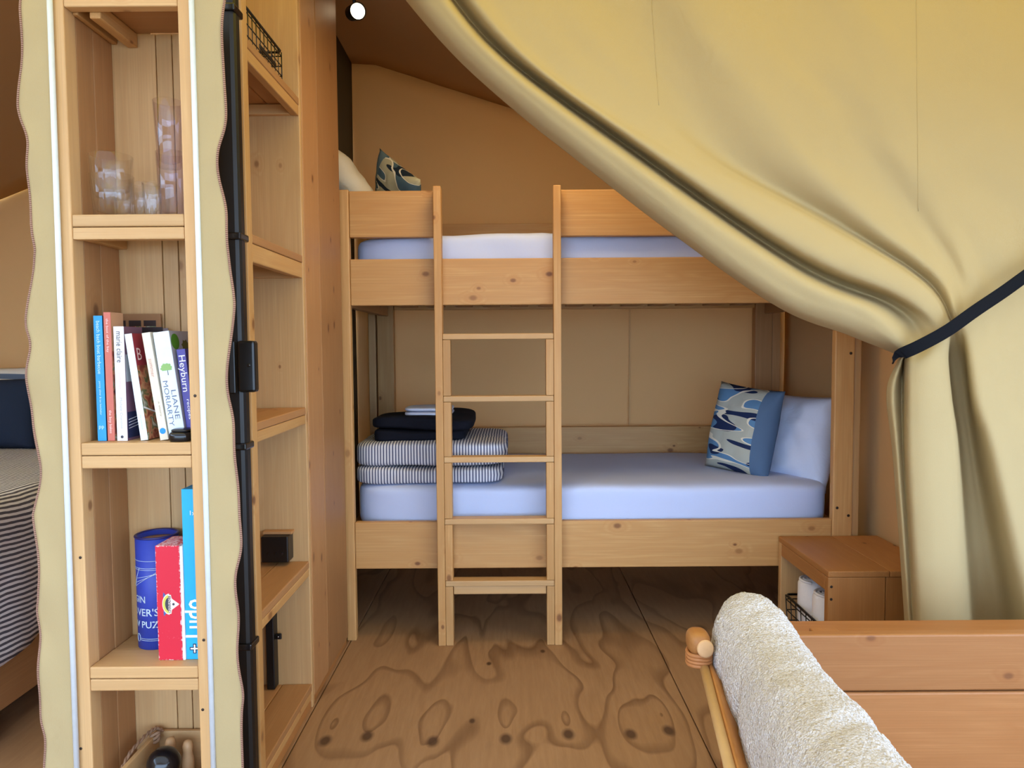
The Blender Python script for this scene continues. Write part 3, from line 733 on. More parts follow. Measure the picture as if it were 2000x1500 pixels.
# upper bunk pillows (left end)
c3 = P(664, 366, 3.42); pillow('bed_pillow', 0.60, 0.42, 0.20, frame(c3 + Vector((0.0, 0, -0.02)), (0.35, -0.93, 0.0), (-0.62, -0.1, 0.75)), M['ivory'],
       'ivory pillow at the left end of the upper bunk', 'pillow', seed=6.0, wr=0.02)
d1 = Vector((-0.20, 0.72, -0.98)).normalized(); d2 = Vector((0.74, -0.71, -0.67)).normalized()
c4 = P(743, 293, 3.36) + (d1 + d2) * 0.168
pillow('patterned_cushion', 0.35, 0.35, 0.13, frame(c4, d2, -d1), M['swirl_dark'],
       'dark teal swirl cushion peeking over the upper guard board', 'cushion', pinch=0.10, seed=8.0, flip=True)

#BOX
# ---------------------------------------------------------------- bedside box
zbx = 0.436; X0, X1, XJ = 1.105, 1.515, 1.322; F0, F1 = 2.475, 2.945
sb = thing('bedside_box', 'wooden bedside box with open side at the foot of the right bunk post', 'bedside table', ((X0 + X1) / 2, (F0 + F1) / 2, 0))
board('top_board', X0, XJ - 0.001, F0, F1, zbx - 0.022, zbx, sb, 'amber'); board('top_board', XJ + 0.001, X1, F0, F1, zbx - 0.022, zbx - 0.0005, sb, 'amber')
board('front_board', X0, XJ - 0.014, F0 + 0.001, F0 + 0.03, 0, zbx - 0.0228, sb, 'amber'); board('front_board', XJ - 0.012, X1, F0 + 0.003, F0 + 0.03, 0, zbx - 0.0228, sb, 'amber')
board('back_board', X0, X1, F1 - 0.03, F1 - 0.001, 0, zbx - 0.0228, sb, 'pale')
board('side_board', X1 - 0.022, X1, F0 + 0.031, F1 - 0.031, 0, zbx - 0.0228, sb, 'amber')
board('top_rail', X0, X0 + 0.022, F0 + 0.031, F1 - 0.031, zbx - 0.075, zbx - 0.0228, sb, 'amber')
board('shelf', X0 + 0.002, X1 - 0.024, F0 + 0.031, F1 - 0.031, 0.06, 0.085, sb, 'amber')
for z in (zbx - 0.055, zbx - 0.10): screw((X0 + 0.012, F0 + 0.001, z), (0, -1, 0), sb, 0.005)
wire_basket('wire_basket', 'black wire basket of rolled towels inside the bedside box', X0 + 0.004, X0 + 0.25, F0 + 0.045, F1 - 0.075, 0.086, 0.215, 5, 7, 3, 0.05, None, 0.005, 0.0024)
def towel_roll(c, r, h, label, group=None):
    t = thing('rolled_towel', label, 'towel', (c[0], c[1], c[2]))
    prof = [(0.0, 0.0), (r * 0.9, 0), (r, 0.012), (r * 1.02, h * 0.5), (r, h - 0.018), (r * 0.86, h), (r * 0.5, h - 0.004), (0, h - 0.010)]
    lathe('towel_body', prof, c, M['towel'], t, 24)
    sp = [(c[0] + r * (0.2 + 0.7 * k / 40) * math.cos(k * 0.42), c[1] + r * (0.2 + 0.7 * k / 40) * math.sin(k * 0.42), c[2] + h - 0.001) for k in range(41)]
    tube('towel_edge', sp, 0.0055, M['towel'], t, 6)
    return t
towel_roll((X0 + 0.066, F0 + 0.285, 0.0885), 0.054, 0.225, 'white rolled towel at the back of the wire basket in the bedside box')
towel_roll((X0 + 0.072, F0 + 0.160, 0.0885), 0.055, 0.215, 'white rolled towel at the front of the wire basket in the bedside box')

#CURTAIN
# ---------------------------------------------------------------- tied back canvas curtain
CY = 2.30
LN = [
 [(690,-130,.02),(900,122,.02),(1190,362,.02),(1500,588,.02),(1660,655,.02),(1752,692,.01),(1753,706,.0),(1732,768,.02),(1745,900,.02),(1768,1228,.02),(1774,1415,.02)],
 [(715,-130,-.03),(912,112,-.03),(1193,345,-.03),(1503,575,-.035),(1667,642,-.03),(1757,687,-.03),(1760,707,-.02),(1745,768,-.02),(1754,900,-.02),(1776,1228,-.02),(1780,1415,-.02)],
 [(745,-130,-.055),(930,100,-.055),(1196,318,-.06),(1515,553,-.065),(1685,622,-.06),(1762,682,-.055),(1764,708,.03),(1762,760,.03),(1765,900,-.0),(1784,1228,-.02),(1788,1415,-.02)],
 [(785,-130,-.05),(945,88,-.05),(1200,288,-.055),(1540,527,-.06),(1712,606,-.055),(1775,676,-.06),(1772,709,-.05),(1772,765,-.06),(1774,900,-.06),(1792,1228,-.06),(1796,1415,-.06)],
 [(796,-130,.06),(953,84,.06),(1206,277,.07),(1552,517,.07),(1738,598,.05),(1797,662,-.03),(1790,708,-.075),(1788,765,-.085),(1790,900,-.08),(1805,1228,-.08),(1810,1415,-.08)],
 [(812,-130,.05),(962,80,.05),(1212,271,.06),(1558,507,.06),(1748,588,.02),(1818,652,-.05),(1818,706,-.09),(1818,765,-.095),(1822,900,-.09),(1836,1228,-.09),(1842,1415,-.09)],
 [(832,-130,-.04),(985,80,-.04),(1224,264,-.045),(1563,488,-.05),(1757,576,-.05),(1836,642,-.065),(1842,706,-.08),(1848,765,-.085),(1857,900,-.08),(1868,1228,-.08),(1874,1415,-.08)],
 [(880,-130,-.03),(1040,95,-.03),(1268,268,-.03),(1602,446,-.035),(1792,556,-.05),(1846,636,-.06),(1851,706,-.04),(1857,775,-.05),(1871,900,-.05),(1888,1228,-.04),(1894,1415,-.04)],
 [(1010,-130,.0),(1160,95,.0),(1340,280,.0),(1618,438,.0),(1797,548,-.01),(1851,632,-.045),(1853,706,.06),(1862,785,.06),(1878,900,.08),(1905,1228,.08),(1912,1415,.08)],
 [(1150,-130,.035),(1292,95,.035),(1422,300,.04),(1640,436,.045),(1806,544,.03),(1857,628,-.02),(1866,704,.07),(1876,790,.08),(1893,900,.10),(1935,1228,.10),(1944,1415,.10)],
 [(1290,-130,-.01),(1425,110,-.012),(1540,290,-.015),(1700,432,-.015),(1830,538,-.02),(1868,621,-.05),(1884,706,.04),(1893,790,.06),(1910,900,.08),(1968,1228,.07),(1978,1415,.07)],
 [(1490,-130,.012),(1590,120,.014),(1680,300,.016),(1780,420,.02),(1858,520,.0),(1885,612,-.04),(1896,712,-.055),(1908,790,-.06),(1940,900,-.06),(2010,1228,-.06),(2022,1415,-.06)],
 [(1640,-130,-.005),(1710,120,-.005),(1765,300,-.005),(1838,420,-.005),(1888,508,-.02),(1915,596,-.03),(1935,690,-.05),(1955,790,-.055),(1985,900,-.055),(2065,1228,-.055),(2078,1415,-.055)],
 [(1800,-130,.0),(1830,120,.0),(1860,300,.0),(1905,420,.0),(1940,490,-.005),(1965,568,-.01),(1990,670,-.015),(2015,790,-.015),(2060,900,-.015),(2150,1228,-.015),(2165,1415,-.015)],
 [(2150,-130,.0),(2140,120,.01),(2130,300,.01),(2125,400,.01),(2125,450,.01),(2130,492,.0),(2140,600,.01),(2150,790,.02),(2180,900,.02),(2240,1228,.02),(2250,1415,.02)],
 [(2480,-130,.02),(2460,120,.02),(2440,300,.02),(2420,370,.02),(2410,400,.02),(2400,430,.02),(2400,560,.02),(2400,760,.02),(2400,900,.02),(2420,1228,.02),(2430,1415,.02)],
]
lines = [spline([P(x, y, CY + d) for x, y, d in L], 110) for L in LN]
rows = []
for k in range(110):
    r = spline([l[k] for l in lines], 150)
    rr_ = []
    for i, v in enumerate(r):
        f = k / 109
        if f < 0.5: v = v + Vector((0, 0.008 * noise.noise(Vector((v.x * 3.2 + v.z * 2.2, v.z * 1.2, 1.0))) + 0.006 * noise.noise(Vector((v.x * 8 + v.z * 6.5, (v.z - v.x * 0.7) * 2.0, 7.0))) + 0.003 * noise.noise(Vector((v.x * 17 + v.z * 12, (v.z - v.x * 0.7) * 6.0, 3.0))), 0))
        if v.z < 0.004: v = Vector((v.x, v.y, 0.004))
        rr_.append(v)
    rows.append(rr_)
ct = thing('canvas_curtain', 'large khaki canvas curtain swept aside and gathered by a black strap', 'curtain', (1.2, CY, 0))
cobj = grid_obj('curtain_cloth', rows, M['canvas'], ct, thick=0.003)
def px_of(v):
    q = ROT.transposed() @ (v - EYE); return 1000 + 1400 * q.x / -q.z, 750 - 1400 * q.y / -q.z
for sx0, sx1, pend in ((1272, 1302, 215), (1789, 1793, 420)):
    pts = []
    for rw in rows:
        pr = [px_of(v) for v in rw]
        for i in range(len(rw) - 1):
            y = pr[i][1]; tx_ = sx0 + (sx1 - sx0) * max(0, y) / 420
            if pr[i][0] <= tx_ < pr[i + 1][0] and -110 < y < pend:
                f = (tx_ - pr[i][0]) / (pr[i + 1][0] - pr[i][0]); pts.append(rw[i].lerp(rw[i + 1], f) + Vector((0, -0.0015, 0))); break
    if len(pts) > 3: tube('curtain_seam', pts, 0.0014, M['canvas'], ct, 6)
sp_ = spline([P(1747, 700, CY - 0.02), P(1757, 693, CY - 0.088), P(1795, 676, CY - 0.115), P(1850, 646, CY - 0.115), P(1905, 607, CY - 0.10), P(1960, 570, CY - 0.085), P(2010, 534, CY - 0.075), P(2090, 478, CY - 0.065), P(2200, 400, CY - 0.06), P(2330, 300, CY - 0.05), Vector((2.59, CY - 0.05, P(2500, 170, CY).z))], 60)
V = []; F = []
for i, p in enumerate(sp_):
    t_ = (sp_[min(i + 1, 59)] - sp_[max(i - 1, 0)]).normalized(); up = Vector((-t_.z, 0, t_.x)).normalized(); nn = t_.cross(up).normalized()
    h = 0.019
    for a_, b_ in ((-h, -0.0015), (h, -0.0015), (h, 0.0015), (-h, 0.0015)): V.append(p + up * a_ + nn * b_)
for i in range(59):
    for k in range(4): F.append([i * 4 + k, i * 4 + (k + 1) % 4, (i + 1) * 4 + (k + 1) % 4, (i + 1) * 4 + k])
F += [[0, 1, 2, 3], [236, 237, 238, 239]]
tag(obj('tie_back_strap', V, F, M['strap'], smooth=False), 'black webbing strap tying back the khaki curtain', 'strap')

#BENCH
# ---------------------------------------------------------------- bench back, chair and cushion
bn = thing('bench', 'wooden bench seen from behind, two wide horizontal back boards', 'bench', (1.2, 1.85, 0))
bx0 = 0.545; bx1 = 2.2; byf = 1.722
zt0 = Z(1240, byf, 1750)
board('back_board', bx0, bx1, byf, byf + 0.032, Z(1350, byf, 1750), zt0, bn, 'bench', 0.005)
board('back_board', bx0, bx1, byf, byf + 0.032, 0.16, Z(1353.5, byf, 1750), bn, 'bench', 0.005)
for x in (bx0 + 0.22, bx1 - 0.1): board('leg', x, x + 0.07, byf + 0.033, byf + 0.10, 0, 0.5, bn, 'bench')
for x in (bx0 + 0.30, bx1 - 0.1): board('leg', x, x + 0.07, byf + 0.36, byf + 0.42, 0, 0.36, bn, 'bench')
for k in range(3): board('seat_board', bx0 + 0.22, bx1 - 0.02, byf + 0.104 + k * 0.108, byf + 0.208 + k * 0.108, 0.362, 0.39, bn, 'bench')

ch = thing('lounge_chair', 'lounge chair with pale pole frame, tan leather binding and brown back', 'chair', (0.65, 1.1, 0))
A = P(1368, 1262, 1.42); R0 = P(1374, 1298, 1.42); R1 = P(1425, 1500, 1.10); R1 = R0 + (R1 - R0) * 2.6; B = Vector((R1.x, R1.y, R1.z))
ow = plain('pale_oak', (196, 160, 110), 0.5); cap = plain('cut_wood_end', (206, 164, 118), 0.6); br_ = WOOD['amber']['z']
dAB = (B - A)
rl0 = R0; rl1 = R1
tube('top_rail', [rl0, rl0.lerp(rl1, 0.33), rl0.lerp(rl1, 0.66), rl1], [0.0095, 0.0095, 0.0105, 0.0105], ow, ch, 14)
fa = A + Vector((-0.002, 0.012, 0.006)); fd = (rl1 - rl0).normalized()
# rounded brown rail end, bound to the pale rail with leather
V, F = rounded((0.0225, 0.030, 0.024), 2.8, 10)
obj('rail_end', [v + fa for v in V], F, WOOD['amber']['y'], ch, smooth=True)
lathe('peg_end', [(0.0, -0.003), (0.0175, -0.003), (0.0175, 0.003), (0.014, 0.005), (0, 0.005)], fa + Vector((0.007, -0.029, -0.004)), cap, ch, 20, mtx=Vector((0.20, -1, 0.20)).to_track_quat('Z', 'Y').to_matrix())
for k in range(4):
    zc = A.z - 0.016 - k * 0.0070
    ring = [(fa.x + 0.002 + 0.0235 * math.cos(2 * math.pi * q / 20), fa.y - 0.002 + 0.026 * math.sin(2 * math.pi * q / 20), zc + 0.001 * math.sin(q)) for q in range(20)]
    tube('leather_binding', ring, 0.0042, M['leather'], ch, 8, True)
V, F = rounded((0.019, 0.022, 0.018), 4, 8); obj('binding_core', [v + fa + Vector((0.002, -0.002, -0.033)) for v in V], F, M['leather'], ch, smooth=True)
def leg(name, x, y, h): lathe(name, [(0.016, 0), (0.02, 0.15), (0.02, h - 0.01), (0, h)], (x, y, 0), ow, ch, 16)
leg('rear_leg', A.x + 0.15, A.y - 0.16, 0.42); leg('rear_leg', B.x + 0.16, B.y + 0.06, 0.42)
# brown back panel: runs along the pole, slopes away under the cushion
rows = []
for k in range(10):
    f = k / 9; r = []
    for i in range(14):
        q = rl0.lerp(rl1, i / 13 * 0.98)
        r.append(Vector((q.x + 0.010 + 0.028 * min(1, f * 4), q.y - 0.004, q.z + 0.006 - 0.03 * min(1, f * 4) - 0.30 * max(0, f - 0.25))))
    rows.append(r)
grid_obj('back_panel', rows, WOOD['amber']['y'], ch, thick=0.006)

for y in (A.y - 0.16, B.y + 0.06):
    board('seat_rail', A.x + 0.10, A.x + 0.62, y - 0.015, y + 0.015, 0.24, 0.28, ch, 'pine'); leg('front_leg', A.x + 0.60, y + 0.036, 0.28)
box('seat_sling', A.x + 0.17, A.x + 0.58, B.y + 0.08, A.y - 0.18, 0.245, 0.265, M['brown_leather'], ch, 0.008)

def boucle():
    rows = []; n = 70; m = 64
    ctr = spline([P(1455, 1215, 1.56), P(1470, 1256, 1.46), P(1516, 1316, 1.30), P(1570, 1392, 1.13), P(1646, 1500, 0.94), P(1738, 1640, 0.78), P(1800, 1800, 0.66)], n + 1)
    up = Vector((0, 0, 1))
    for j in range(n + 1):
        t = j / n; cen = ctr[j].copy(); ax = ctr[min(j + 1, n)] - ctr[max(j - 1, 0)]
        side = Vector((-ax.y, ax.x, 0)).normalized(); side = -side if side.x < 0 else side
        e = min(1.0, t / 0.26); k = (1 - (1 - e) ** 1.9) ** (1 / 1.7) if e > 0 else 0.0
        e2 = min(1.0, (1 - t) / 0.10); k *= (1 - (1 - e2) ** 2.4) ** (1 / 2.4) if e2 > 0 else 0.0
        w = (0.094 - 0.010 * t) * max(k, 0.002); h = 0.150 * max(k ** 0.8, 0.002)
        r = []
        for i in range(m):
            a_ = 2 * math.pi * i / m; ca, sa = math.cos(a_), math.sin(a_); q = 2 / 2.5
            dx = math.copysign(abs(ca) ** q, ca) * w; dz = math.copysign(abs(sa) ** q, sa) * h
            p = cen + side * dx + up * (dz - 0.085 + 0.085 * max(0.0, 1 - t / 0.30))
            ph = t * 40 + 2.2 * ca + 2.5 * noise.noise(Vector((t * 3, ca, 4)))
            fold = -0.012 * max(0.0, math.sin(ph)) ** 5 * max(0.0, 0.35 + noise.noise(Vector((t * 4, a_ * 0.7, 0)))) * min(1, max(0, (t - 0.1) * 6))
            nub = 0.0018 * noise.noise(p * 90) + 0.002 * noise.noise(p * 45) + 0.006 * noise.noise(p * 11)
            r.append(p + (side * ca + up * sa) * (fold + nub * min(1, k * 2)))
        rows.append(r)
    V = [v for r in rows for v in r]; F = []
    for j in range(n):
        for i in range(m): F.append([j * m + i, j * m + (i + 1) % m, (j + 1) * m + (i + 1) % m, (j + 1) * m + i])
    F += [list(range(m)), [n * m + i for i in range(m)]]
    o = obj('back_cushion', V, F, M['boucle'], smooth=True)
    md = o.modifiers.new('detail', 'SUBSURF'); md.levels = 2; md.render_levels = 2
    tx = bpy.data.textures.new('nubs', 'CLOUDS'); tx.noise_scale = 0.006; tx.noise_depth = 1
    dm = o.modifiers.new('nubs', 'DISPLACE'); dm.texture = tx; dm.strength = 0.0050; dm.mid_level = 0.5
    return tag(o, 'long cream boucle cushion lying against the back of the lounge chair', 'cushion')
boucle()

#BOOKS
# ---------------------------------------------------------------- books
YS = YB + 0.035           # spine plane
zs = shelf_z[1]
def sx_(px, py=750): return P(px, py, YS).x
def cover_food(name, top, seed):
    a = NT(name); tc = a.n.new('ShaderNodeTexCoord'); sp = a.add('ShaderNodeSeparateXYZ'); a.l.new(tc.outputs['Generated'], sp.inputs[0])
    ad = a.vmath('ADD', tc.outputs['Object'], (seed, seed * 2, 0))
    n = a.noise(ad, 34, 2, 0.5, 0.6)
    food = a.ramp(n, [(0.30, lin((70, 34, 30))), (0.42, lin((150, 70, 50))), (0.52, lin((196, 140, 100))), (0.60, lin((84, 100, 60))), (0.72, lin((214, 204, 190)))])
    a.color(a.mix(a.math('GREATER_THAN', sp.outputs[2], 0.70), food, lin(top))); a.rough(0.4); return a.m
BK = {}
def bookmat(n, rgb, r=0.45):
    if n not in BK: BK[n] = plain(n, rgb, r)
    return BK[n]
TX = ((0, 0, -1), (1, 0, 0))
def book(label, px, w, top_py, lean, depth, spine, cover=None, name='book', dz=0.0, group='books on the middle shelf', y=None):
    yy = YS if y is None else y
    x = P(px, 857, yy).x; zt_ = Z(top_py, yy, px); h = (zt_ - zs)
    if lean: h = (zt_ - zs) / math.cos(math.radians(lean))
    wm = w * yy / 1400
    # children live in the book's own frame: x across the spine, y into the shelf, z up
    b = thing(name, label, 'book', (x, yy, zs + 0.0005 + dz), (0, -math.radians(lean), 0))
    t = 0.0018
    bm = bmesh.new(); bm_box(bm, 0, wm, 0, t, 0, h, 0.0006)
    from_bm('spine', bm, spine, b, True)
    c = cover or spine
    bm = bmesh.new(); bm_box(bm, 0, t, t, depth, 0, h, 0); from_bm('cover', bm, spine, b, True)
    bm = bmesh.new(); bm_box(bm, wm - t, wm, t, depth, 0, h, 0); from_bm('cover', bm, c, b, True)
    bm = bmesh.new(); bm_box(bm, t, wm - t, t, depth - 0.003, 0.003, h - 0.003, 0); from_bm('pages', bm, M['paper'], b, True)
    return b, wm, h
def spine_text(b, s, size, wm, h, f_top, length, mat, xf=0.5, name='title'):
    return text(name, s, size, (wm * xf, -0.0002, h * (1 - f_top)), *TX, mat, b, True, 'LEFT', length)
b, w, h = book('tall blue cookbook standing leftmost on the middle shelf', 191, 17, 617, 0, 0.055, bookmat('blue_cover', (34, 150, 214)), bookmat('dark_blue_cover', (30, 44, 84)))
cy = plain('pale_blue_print', (196, 232, 246), 0.5)
spine_text(b, 'beach bach boat barbecue', 0.0125, w, h, 0.04, h * 0.42, cy); spine_text(b, 'penny oliver & ian batchelor', 0.0065, w, h, 0.52, h * 0.27, cy)
text('emblem', 'pp', 0.013, (w * 0.5, -0.0002, h * 0.115), (1, 0, 0), (0, 0, 1), cy, b, True, 'CENTER', None)
b, w, h = book('tall terracotta cookbook beside the blue cookbook', 210.5, 14, 610, 0, 0.055, bookmat('terracotta_cover', (196, 104, 86)), cover_food('food_cover_a', (200, 150, 110), 1.0))
pk = plain('pale_pink_print', (244, 214, 206), 0.5)
spine_text(b, 'the best of the bay', 0.008, w, h, 0.05, h * 0.26, pk); spine_text(b, 'the boy bakes', 0.009, w, h, 0.76, h * 0.18, pk)
dk = plain('charcoal_print', (58, 58, 70), 0.5)
b, w, h = book('upright white cookbook with black lowercase title', 229, 20, 638, 0, 0.085, bookmat('white_cover', (232, 230, 232)), bookmat('plum_cover', (116, 80, 98)))
spine_text(b, 'marie claire', 0.019, w, h, 0.04, h * 0.27, dk); spine_text(b, 'summer', 0.012, w, h, 0.40, h * 0.15, plain('faint_pink_print', (224, 190, 196)))
spine_text(b, 'Michele Cranston', 0.009, w, h, 0.62, h * 0.27, plain('grey_print', (176, 176, 184)))
plate('emblem', disc_pts(0.0035, 12), (w * 0.5, -0.0003, h * 0.035), (1, 0, 0), (0, 0, 1), 0.0003, dk, b)
# printed blocks on its right cover (faces the camera's side)
plate('print_panel', [(0, 0), (0.075, 0), (0.075, 0.062), (0, 0.062)], (w + 0.0001, 0.004, 0.006), (0, 1, 0), (0, 0, 1), 0.0003, plain('navy_print', (28, 36, 74)), b)
plate('print_panel', [(0, 0), (0.075, 0), (0.075, 0.065), (0, 0.065)], (w + 0.0001, 0.004, 0.140), (0, 1, 0), (0, 0, 1), 0.0003, plain('mist_print', (170, 174, 176)), b)
for k in range(4): plate('print_line', [(0, 0), (0.05, 0.006), (0.05, 0.0075), (0, 0.0015)], (w + 0.0005, 0.008, 0.028 + 0.007 * k), (0, 1, 0), (0, 0, 1), 0.0002, M['white'], b)
b, w, h = book('thin white paperback leaning left against the upright white cookbook', 275, 14, 653, 6.8, 0.11, bookmat('ice_cover', (222, 232, 238)), cover_food('food_cover_b', (150, 44, 56), 4.0))
text('title', 'B', 0.042, (w + 0.0006, 0.006, h * 0.80), (0, 1, 0), (0, 0, 1), pk, b, True, 'LEFT')
plate('print_band', [(0, 0), (0.10, -0.03), (0.10, -0.026), (0, 0.004)], (w + 0.0003, 0.004, h * 0.30), (0, 1, 0), (0, 0, 1), 0.0002, M['white'], b)
spine_text(b, 'the cook book', 0.006, w, h, 0.76, h * 0.14, plain('pale_grey_print', (170, 184, 196)))
b, w, h = book('cream paperback with a blue dot low on its leaning spine', 313, 16, 651, 8.0, 0.115, bookmat('cream_cover', (222, 212, 190)))
spine_text(b, 'summer', 0.013, w, h, 0.24, h * 0.17, plain('rose_print', (206, 150, 132))); spine_text(b, 'a story', 0.006, w, h, 0.64, h * 0.14, plain('tan_print', (170, 156, 132)), 0.65)
plate('blue_dot', disc_pts(0.0072, 24), (w * 0.5, -0.0003, h * 0.085), (1, 0, 0), (0, 0, 1), 0.0003, plain('blue_dot', (30, 140, 214)), b)
b, w, h = book('thick white novel with a green tree on its spine', 332, 31, 650, 7.2, 0.12, bookmat('pale_blue_cover', (216, 228, 242)), bookmat('grey_cover', (168, 168, 178)))
tp_ = []
for k in range(28):
    an = 2 * math.pi * k / 28; rr = 0.0135 * (1 + 0.10 * math.sin(k * 2.3) + 0.06 * math.sin(k * 5.1))
    tp_.append((rr * math.cos(an), max(-0.006, rr * 0.82 * math.sin(an))))
plate('tree_print', tp_, (w * 0.5, -0.0004, h * 0.665), (1, 0, 0), (0, 0, 1), 0.0003, plain('tree_green', (138, 178, 104)), b)
plate('tree_print', [(-0.0008, -0.016), (0.0008, -0.016), (0.0006, 0), (-0.0006, 0)], (w * 0.55, -0.0003, h * 0.66), (1, 0, 0), (0, 0, 1), 0.0003, dk, b)
gp = plain('slate_print', (96, 108, 136), 0.5)
spine_text(b, 'MORIARTY', 0.0165, w, h, 0.445, h * 0.42, gp, 0.27); spine_text(b, 'LIANE', 0.0165, w, h, 0.535, h * 0.27, gp, 0.70)
text('emblem', 'M', 0.009, (w * 0.5, -0.0002, h * 0.06), (1, 0, 0), (0, 0, 1), plain('red_print', (220, 70, 80)), b, True, 'CENTER')
plate('leaf_print', disc_pts(0.020, 24, sy=0.95), (w + 0.0004, 0.024, h * 0.90), (0, 1, 0), (0, 0, 1), 0.0004, plain('leaf_green', (70, 132, 30)), b)
plate('leaf_print', [(0.016 * math.cos(k * 0.42) * (1 + 0.35 * (k % 2)), 0.012 * math.sin(k * 0.42) * (1 + 0.35 * (k % 2))) for k in range(15)], (w + 0.0004, 0.075, h * 0.86), (0, 1, 0), (0, 0, 1), 0.0004, plain('olive_print', (96, 96, 36)), b)
pv = bookmat('violet_cover', (72, 66, 150))
b, w, h = book('violet book with white title at the right end of the middle shelf', 367, 16.5, 683, 5.5, 0.115, pv, y=YS + 0.010)
spine_text(b, 'Heyburn', 0.022, w, h, 0.06, h * 0.40, M['white'], 0.5); spine_text(b, 'recipes', 0.010, w, h, 0.55, h * 0.22, M['white'], 0.62)
# photo card and dark board standing against the back
yc = YB + 0.185
pc = thing('photo_card', 'brown card with a row of small dark photos behind the books', 'card', (P(266, 860, yc).x, yc, zs))
box('card', max(P(219, 620, yc).x, bil + 0.002), P(314, 620, yc).x, yc, yc + 0.004, zs, Z(613, yc, 266), bookmat('kraft_card', (150, 106, 66), 0.7), pc, 0.0006)
for i, (p0, p1) in enumerate(((222, 246), (252, 276), (281, 305))):
    xa, xb = P(p0, 640, yc).x, P(p1, 640, yc).x
    plate('photo', [(0, 0), (xb - xa, 0), (xb - xa, 0.05), (0, 0.05)], (xa, yc - 0.0003, Z(626, yc, 266) - 0.05), (1, 0, 0), (0, 0, 1), 0.0003, cover_food('small_photo', (44, 26, 22), 9.0 + i), pc, local=False)
yd = YB + 0.178
db = thing('dark_folder', 'thin dark brown folder standing between the photo card and books', 'folder', (P(285, 860, yd).x, yd, zs))
box('folder_cover', P(240, 650, yd).x, P(317, 650, yd).x, yd, yd + 0.003, zs, Z(639, yd, 285), bookmat('dark_folder', (40, 26, 28)), db, 0.0006)
box('folder_back', P(250, 650, yd).x, P(327, 650, yd).x, yd + 0.0032, yd + 0.0055, zs, Z(638, yd, 285) - 0.004, bookmat('grey_brown_folder', (120, 104, 104)), db, 0.0006)
# black computer mouse like gadget
gm = thing('computer_mouse', 'glossy black computer mouse on the front edge of the middle shelf', 'mouse', (P(362, 860, YB + 0.02).x, YB + 0.02, zs))
cx, cz = P(330, 853, YB + 0.022).x + 0.026, zs
V, F = rounded((0.026, 0.026, 0.016), 2.6, 12, lambda q: Vector((q.x, q.y, max(q.z, -0.010))))
obj('mouse_body', [v + Vector((cx, YB + 0.029, cz + 0.011)) for v in V], F, M['gloss_black'], gm, smooth=True)
V, F = rounded((0.0225, 0.0225, 0.005), 2.6, 10)
obj('mouse_top', [v + Vector((cx + 0.002, YB + 0.030, cz + 0.026)) for v in V], F, M['black_plastic'], gm, smooth=True)

#GAMES
# ---------------------------------------------------------------- games shelf
zg = shelf_z[2]
cxg = P(310, 1150, YB + 0.145).x; cyg = YB + 0.145; rg = 0.0505; hg = Z(1050, YB + 0.11, 300) - zg
tb = thing('puzzle_tube', 'blue cardboard puzzle tube with pale lettering on the games shelf', 'puzzle tube', (cxg, cyg, zg))
blue = plain('royal_blue_card', (46, 66, 168), 0.5)
lathe('tube_body', [(0, 0.0005), (rg, 0.0005), (rg, hg), (rg - 0.004, hg), (rg - 0.004, hg - 0.016), (0, hg - 0.016)], (cxg, cyg, zg), blue, tb, 48)
lathe('tube_lid', [(0, 0), (rg - 0.0045, 0), (rg - 0.0045, 0.003), (0, 0.003)], (cxg, cyg, zg + hg - 0.0155), plain('tan_card', (214, 176, 118), 0.7), tb, 40)
ring = [(cxg + (rg - 0.001) * math.cos(2 * math.pi * k / 40), cyg + (rg - 0.001) * math.sin(2 * math.pi * k / 40), zg + hg) for k in range(40)]
tube('tube_rim', ring, 0.0032, plain('navy_rim', (34, 32, 92), 0.4), tb, 8, True)
pb = plain('pale_lettering', (190, 208, 214), 0.5)
for s, zf, a0, sz in (('GIN', 0.45, -1.0, 0.024), ("LOVER'S", 0.335, -1.42, 0.026), ('JIGSAW PUZZLE', 0.225, -2.2, 0.024)):
    text('lettering', s, sz, (0, 0, 0), (1, 0, 0), (0, 0, 1), pb, tb, False, 'LEFT', None, wrap=((cxg, cyg, zg + hg * zf), rg + 0.0004, a0), off=0.0002)
def arc_line(zf, a0, a1, r=0.0006, dz=0.0): return ([(cxg + (rg + 0.0004) * math.sin(a), cyg - (rg + 0.0004) * math.cos(a), zg + hg * zf + dz * (a - a0)) for a in [a0 + (a1 - a0) * k / 24 for k in range(25)]], r)
for _al in [arc_line(0.80, -1.3, 1.3), arc_line(0.735, -1.3, 1.3), arc_line(0.72, -1.3, 1.3), arc_line(0.10, -0.6, 1.3), arc_line(0.085, -0.6, 1.3),
                     arc_line(0.56, -0.9, 0.5, dz=0.03), arc_line(0.60, -0.8, 0.4, dz=0.02), arc_line(0.64, -0.7, 0.5, dz=0.012), arc_line(0.56, -1.0, -0.5, dz=0.10)]: tube('line_print', _al[0], _al[1], pb, tb, 5)
ringp = [(cxg + (rg + 0.0004) * math.sin(-0.75 + 0.16 * math.cos(k * 0.4)), cyg - (rg + 0.0004) * math.cos(-0.75 + 0.16 * math.cos(k * 0.4)), zg + hg * 0.10 + 0.010 * math.sin(k * 0.4)) for k in range(17)]
tube('line_print', ringp, 0.0006, pb, tb, 5)
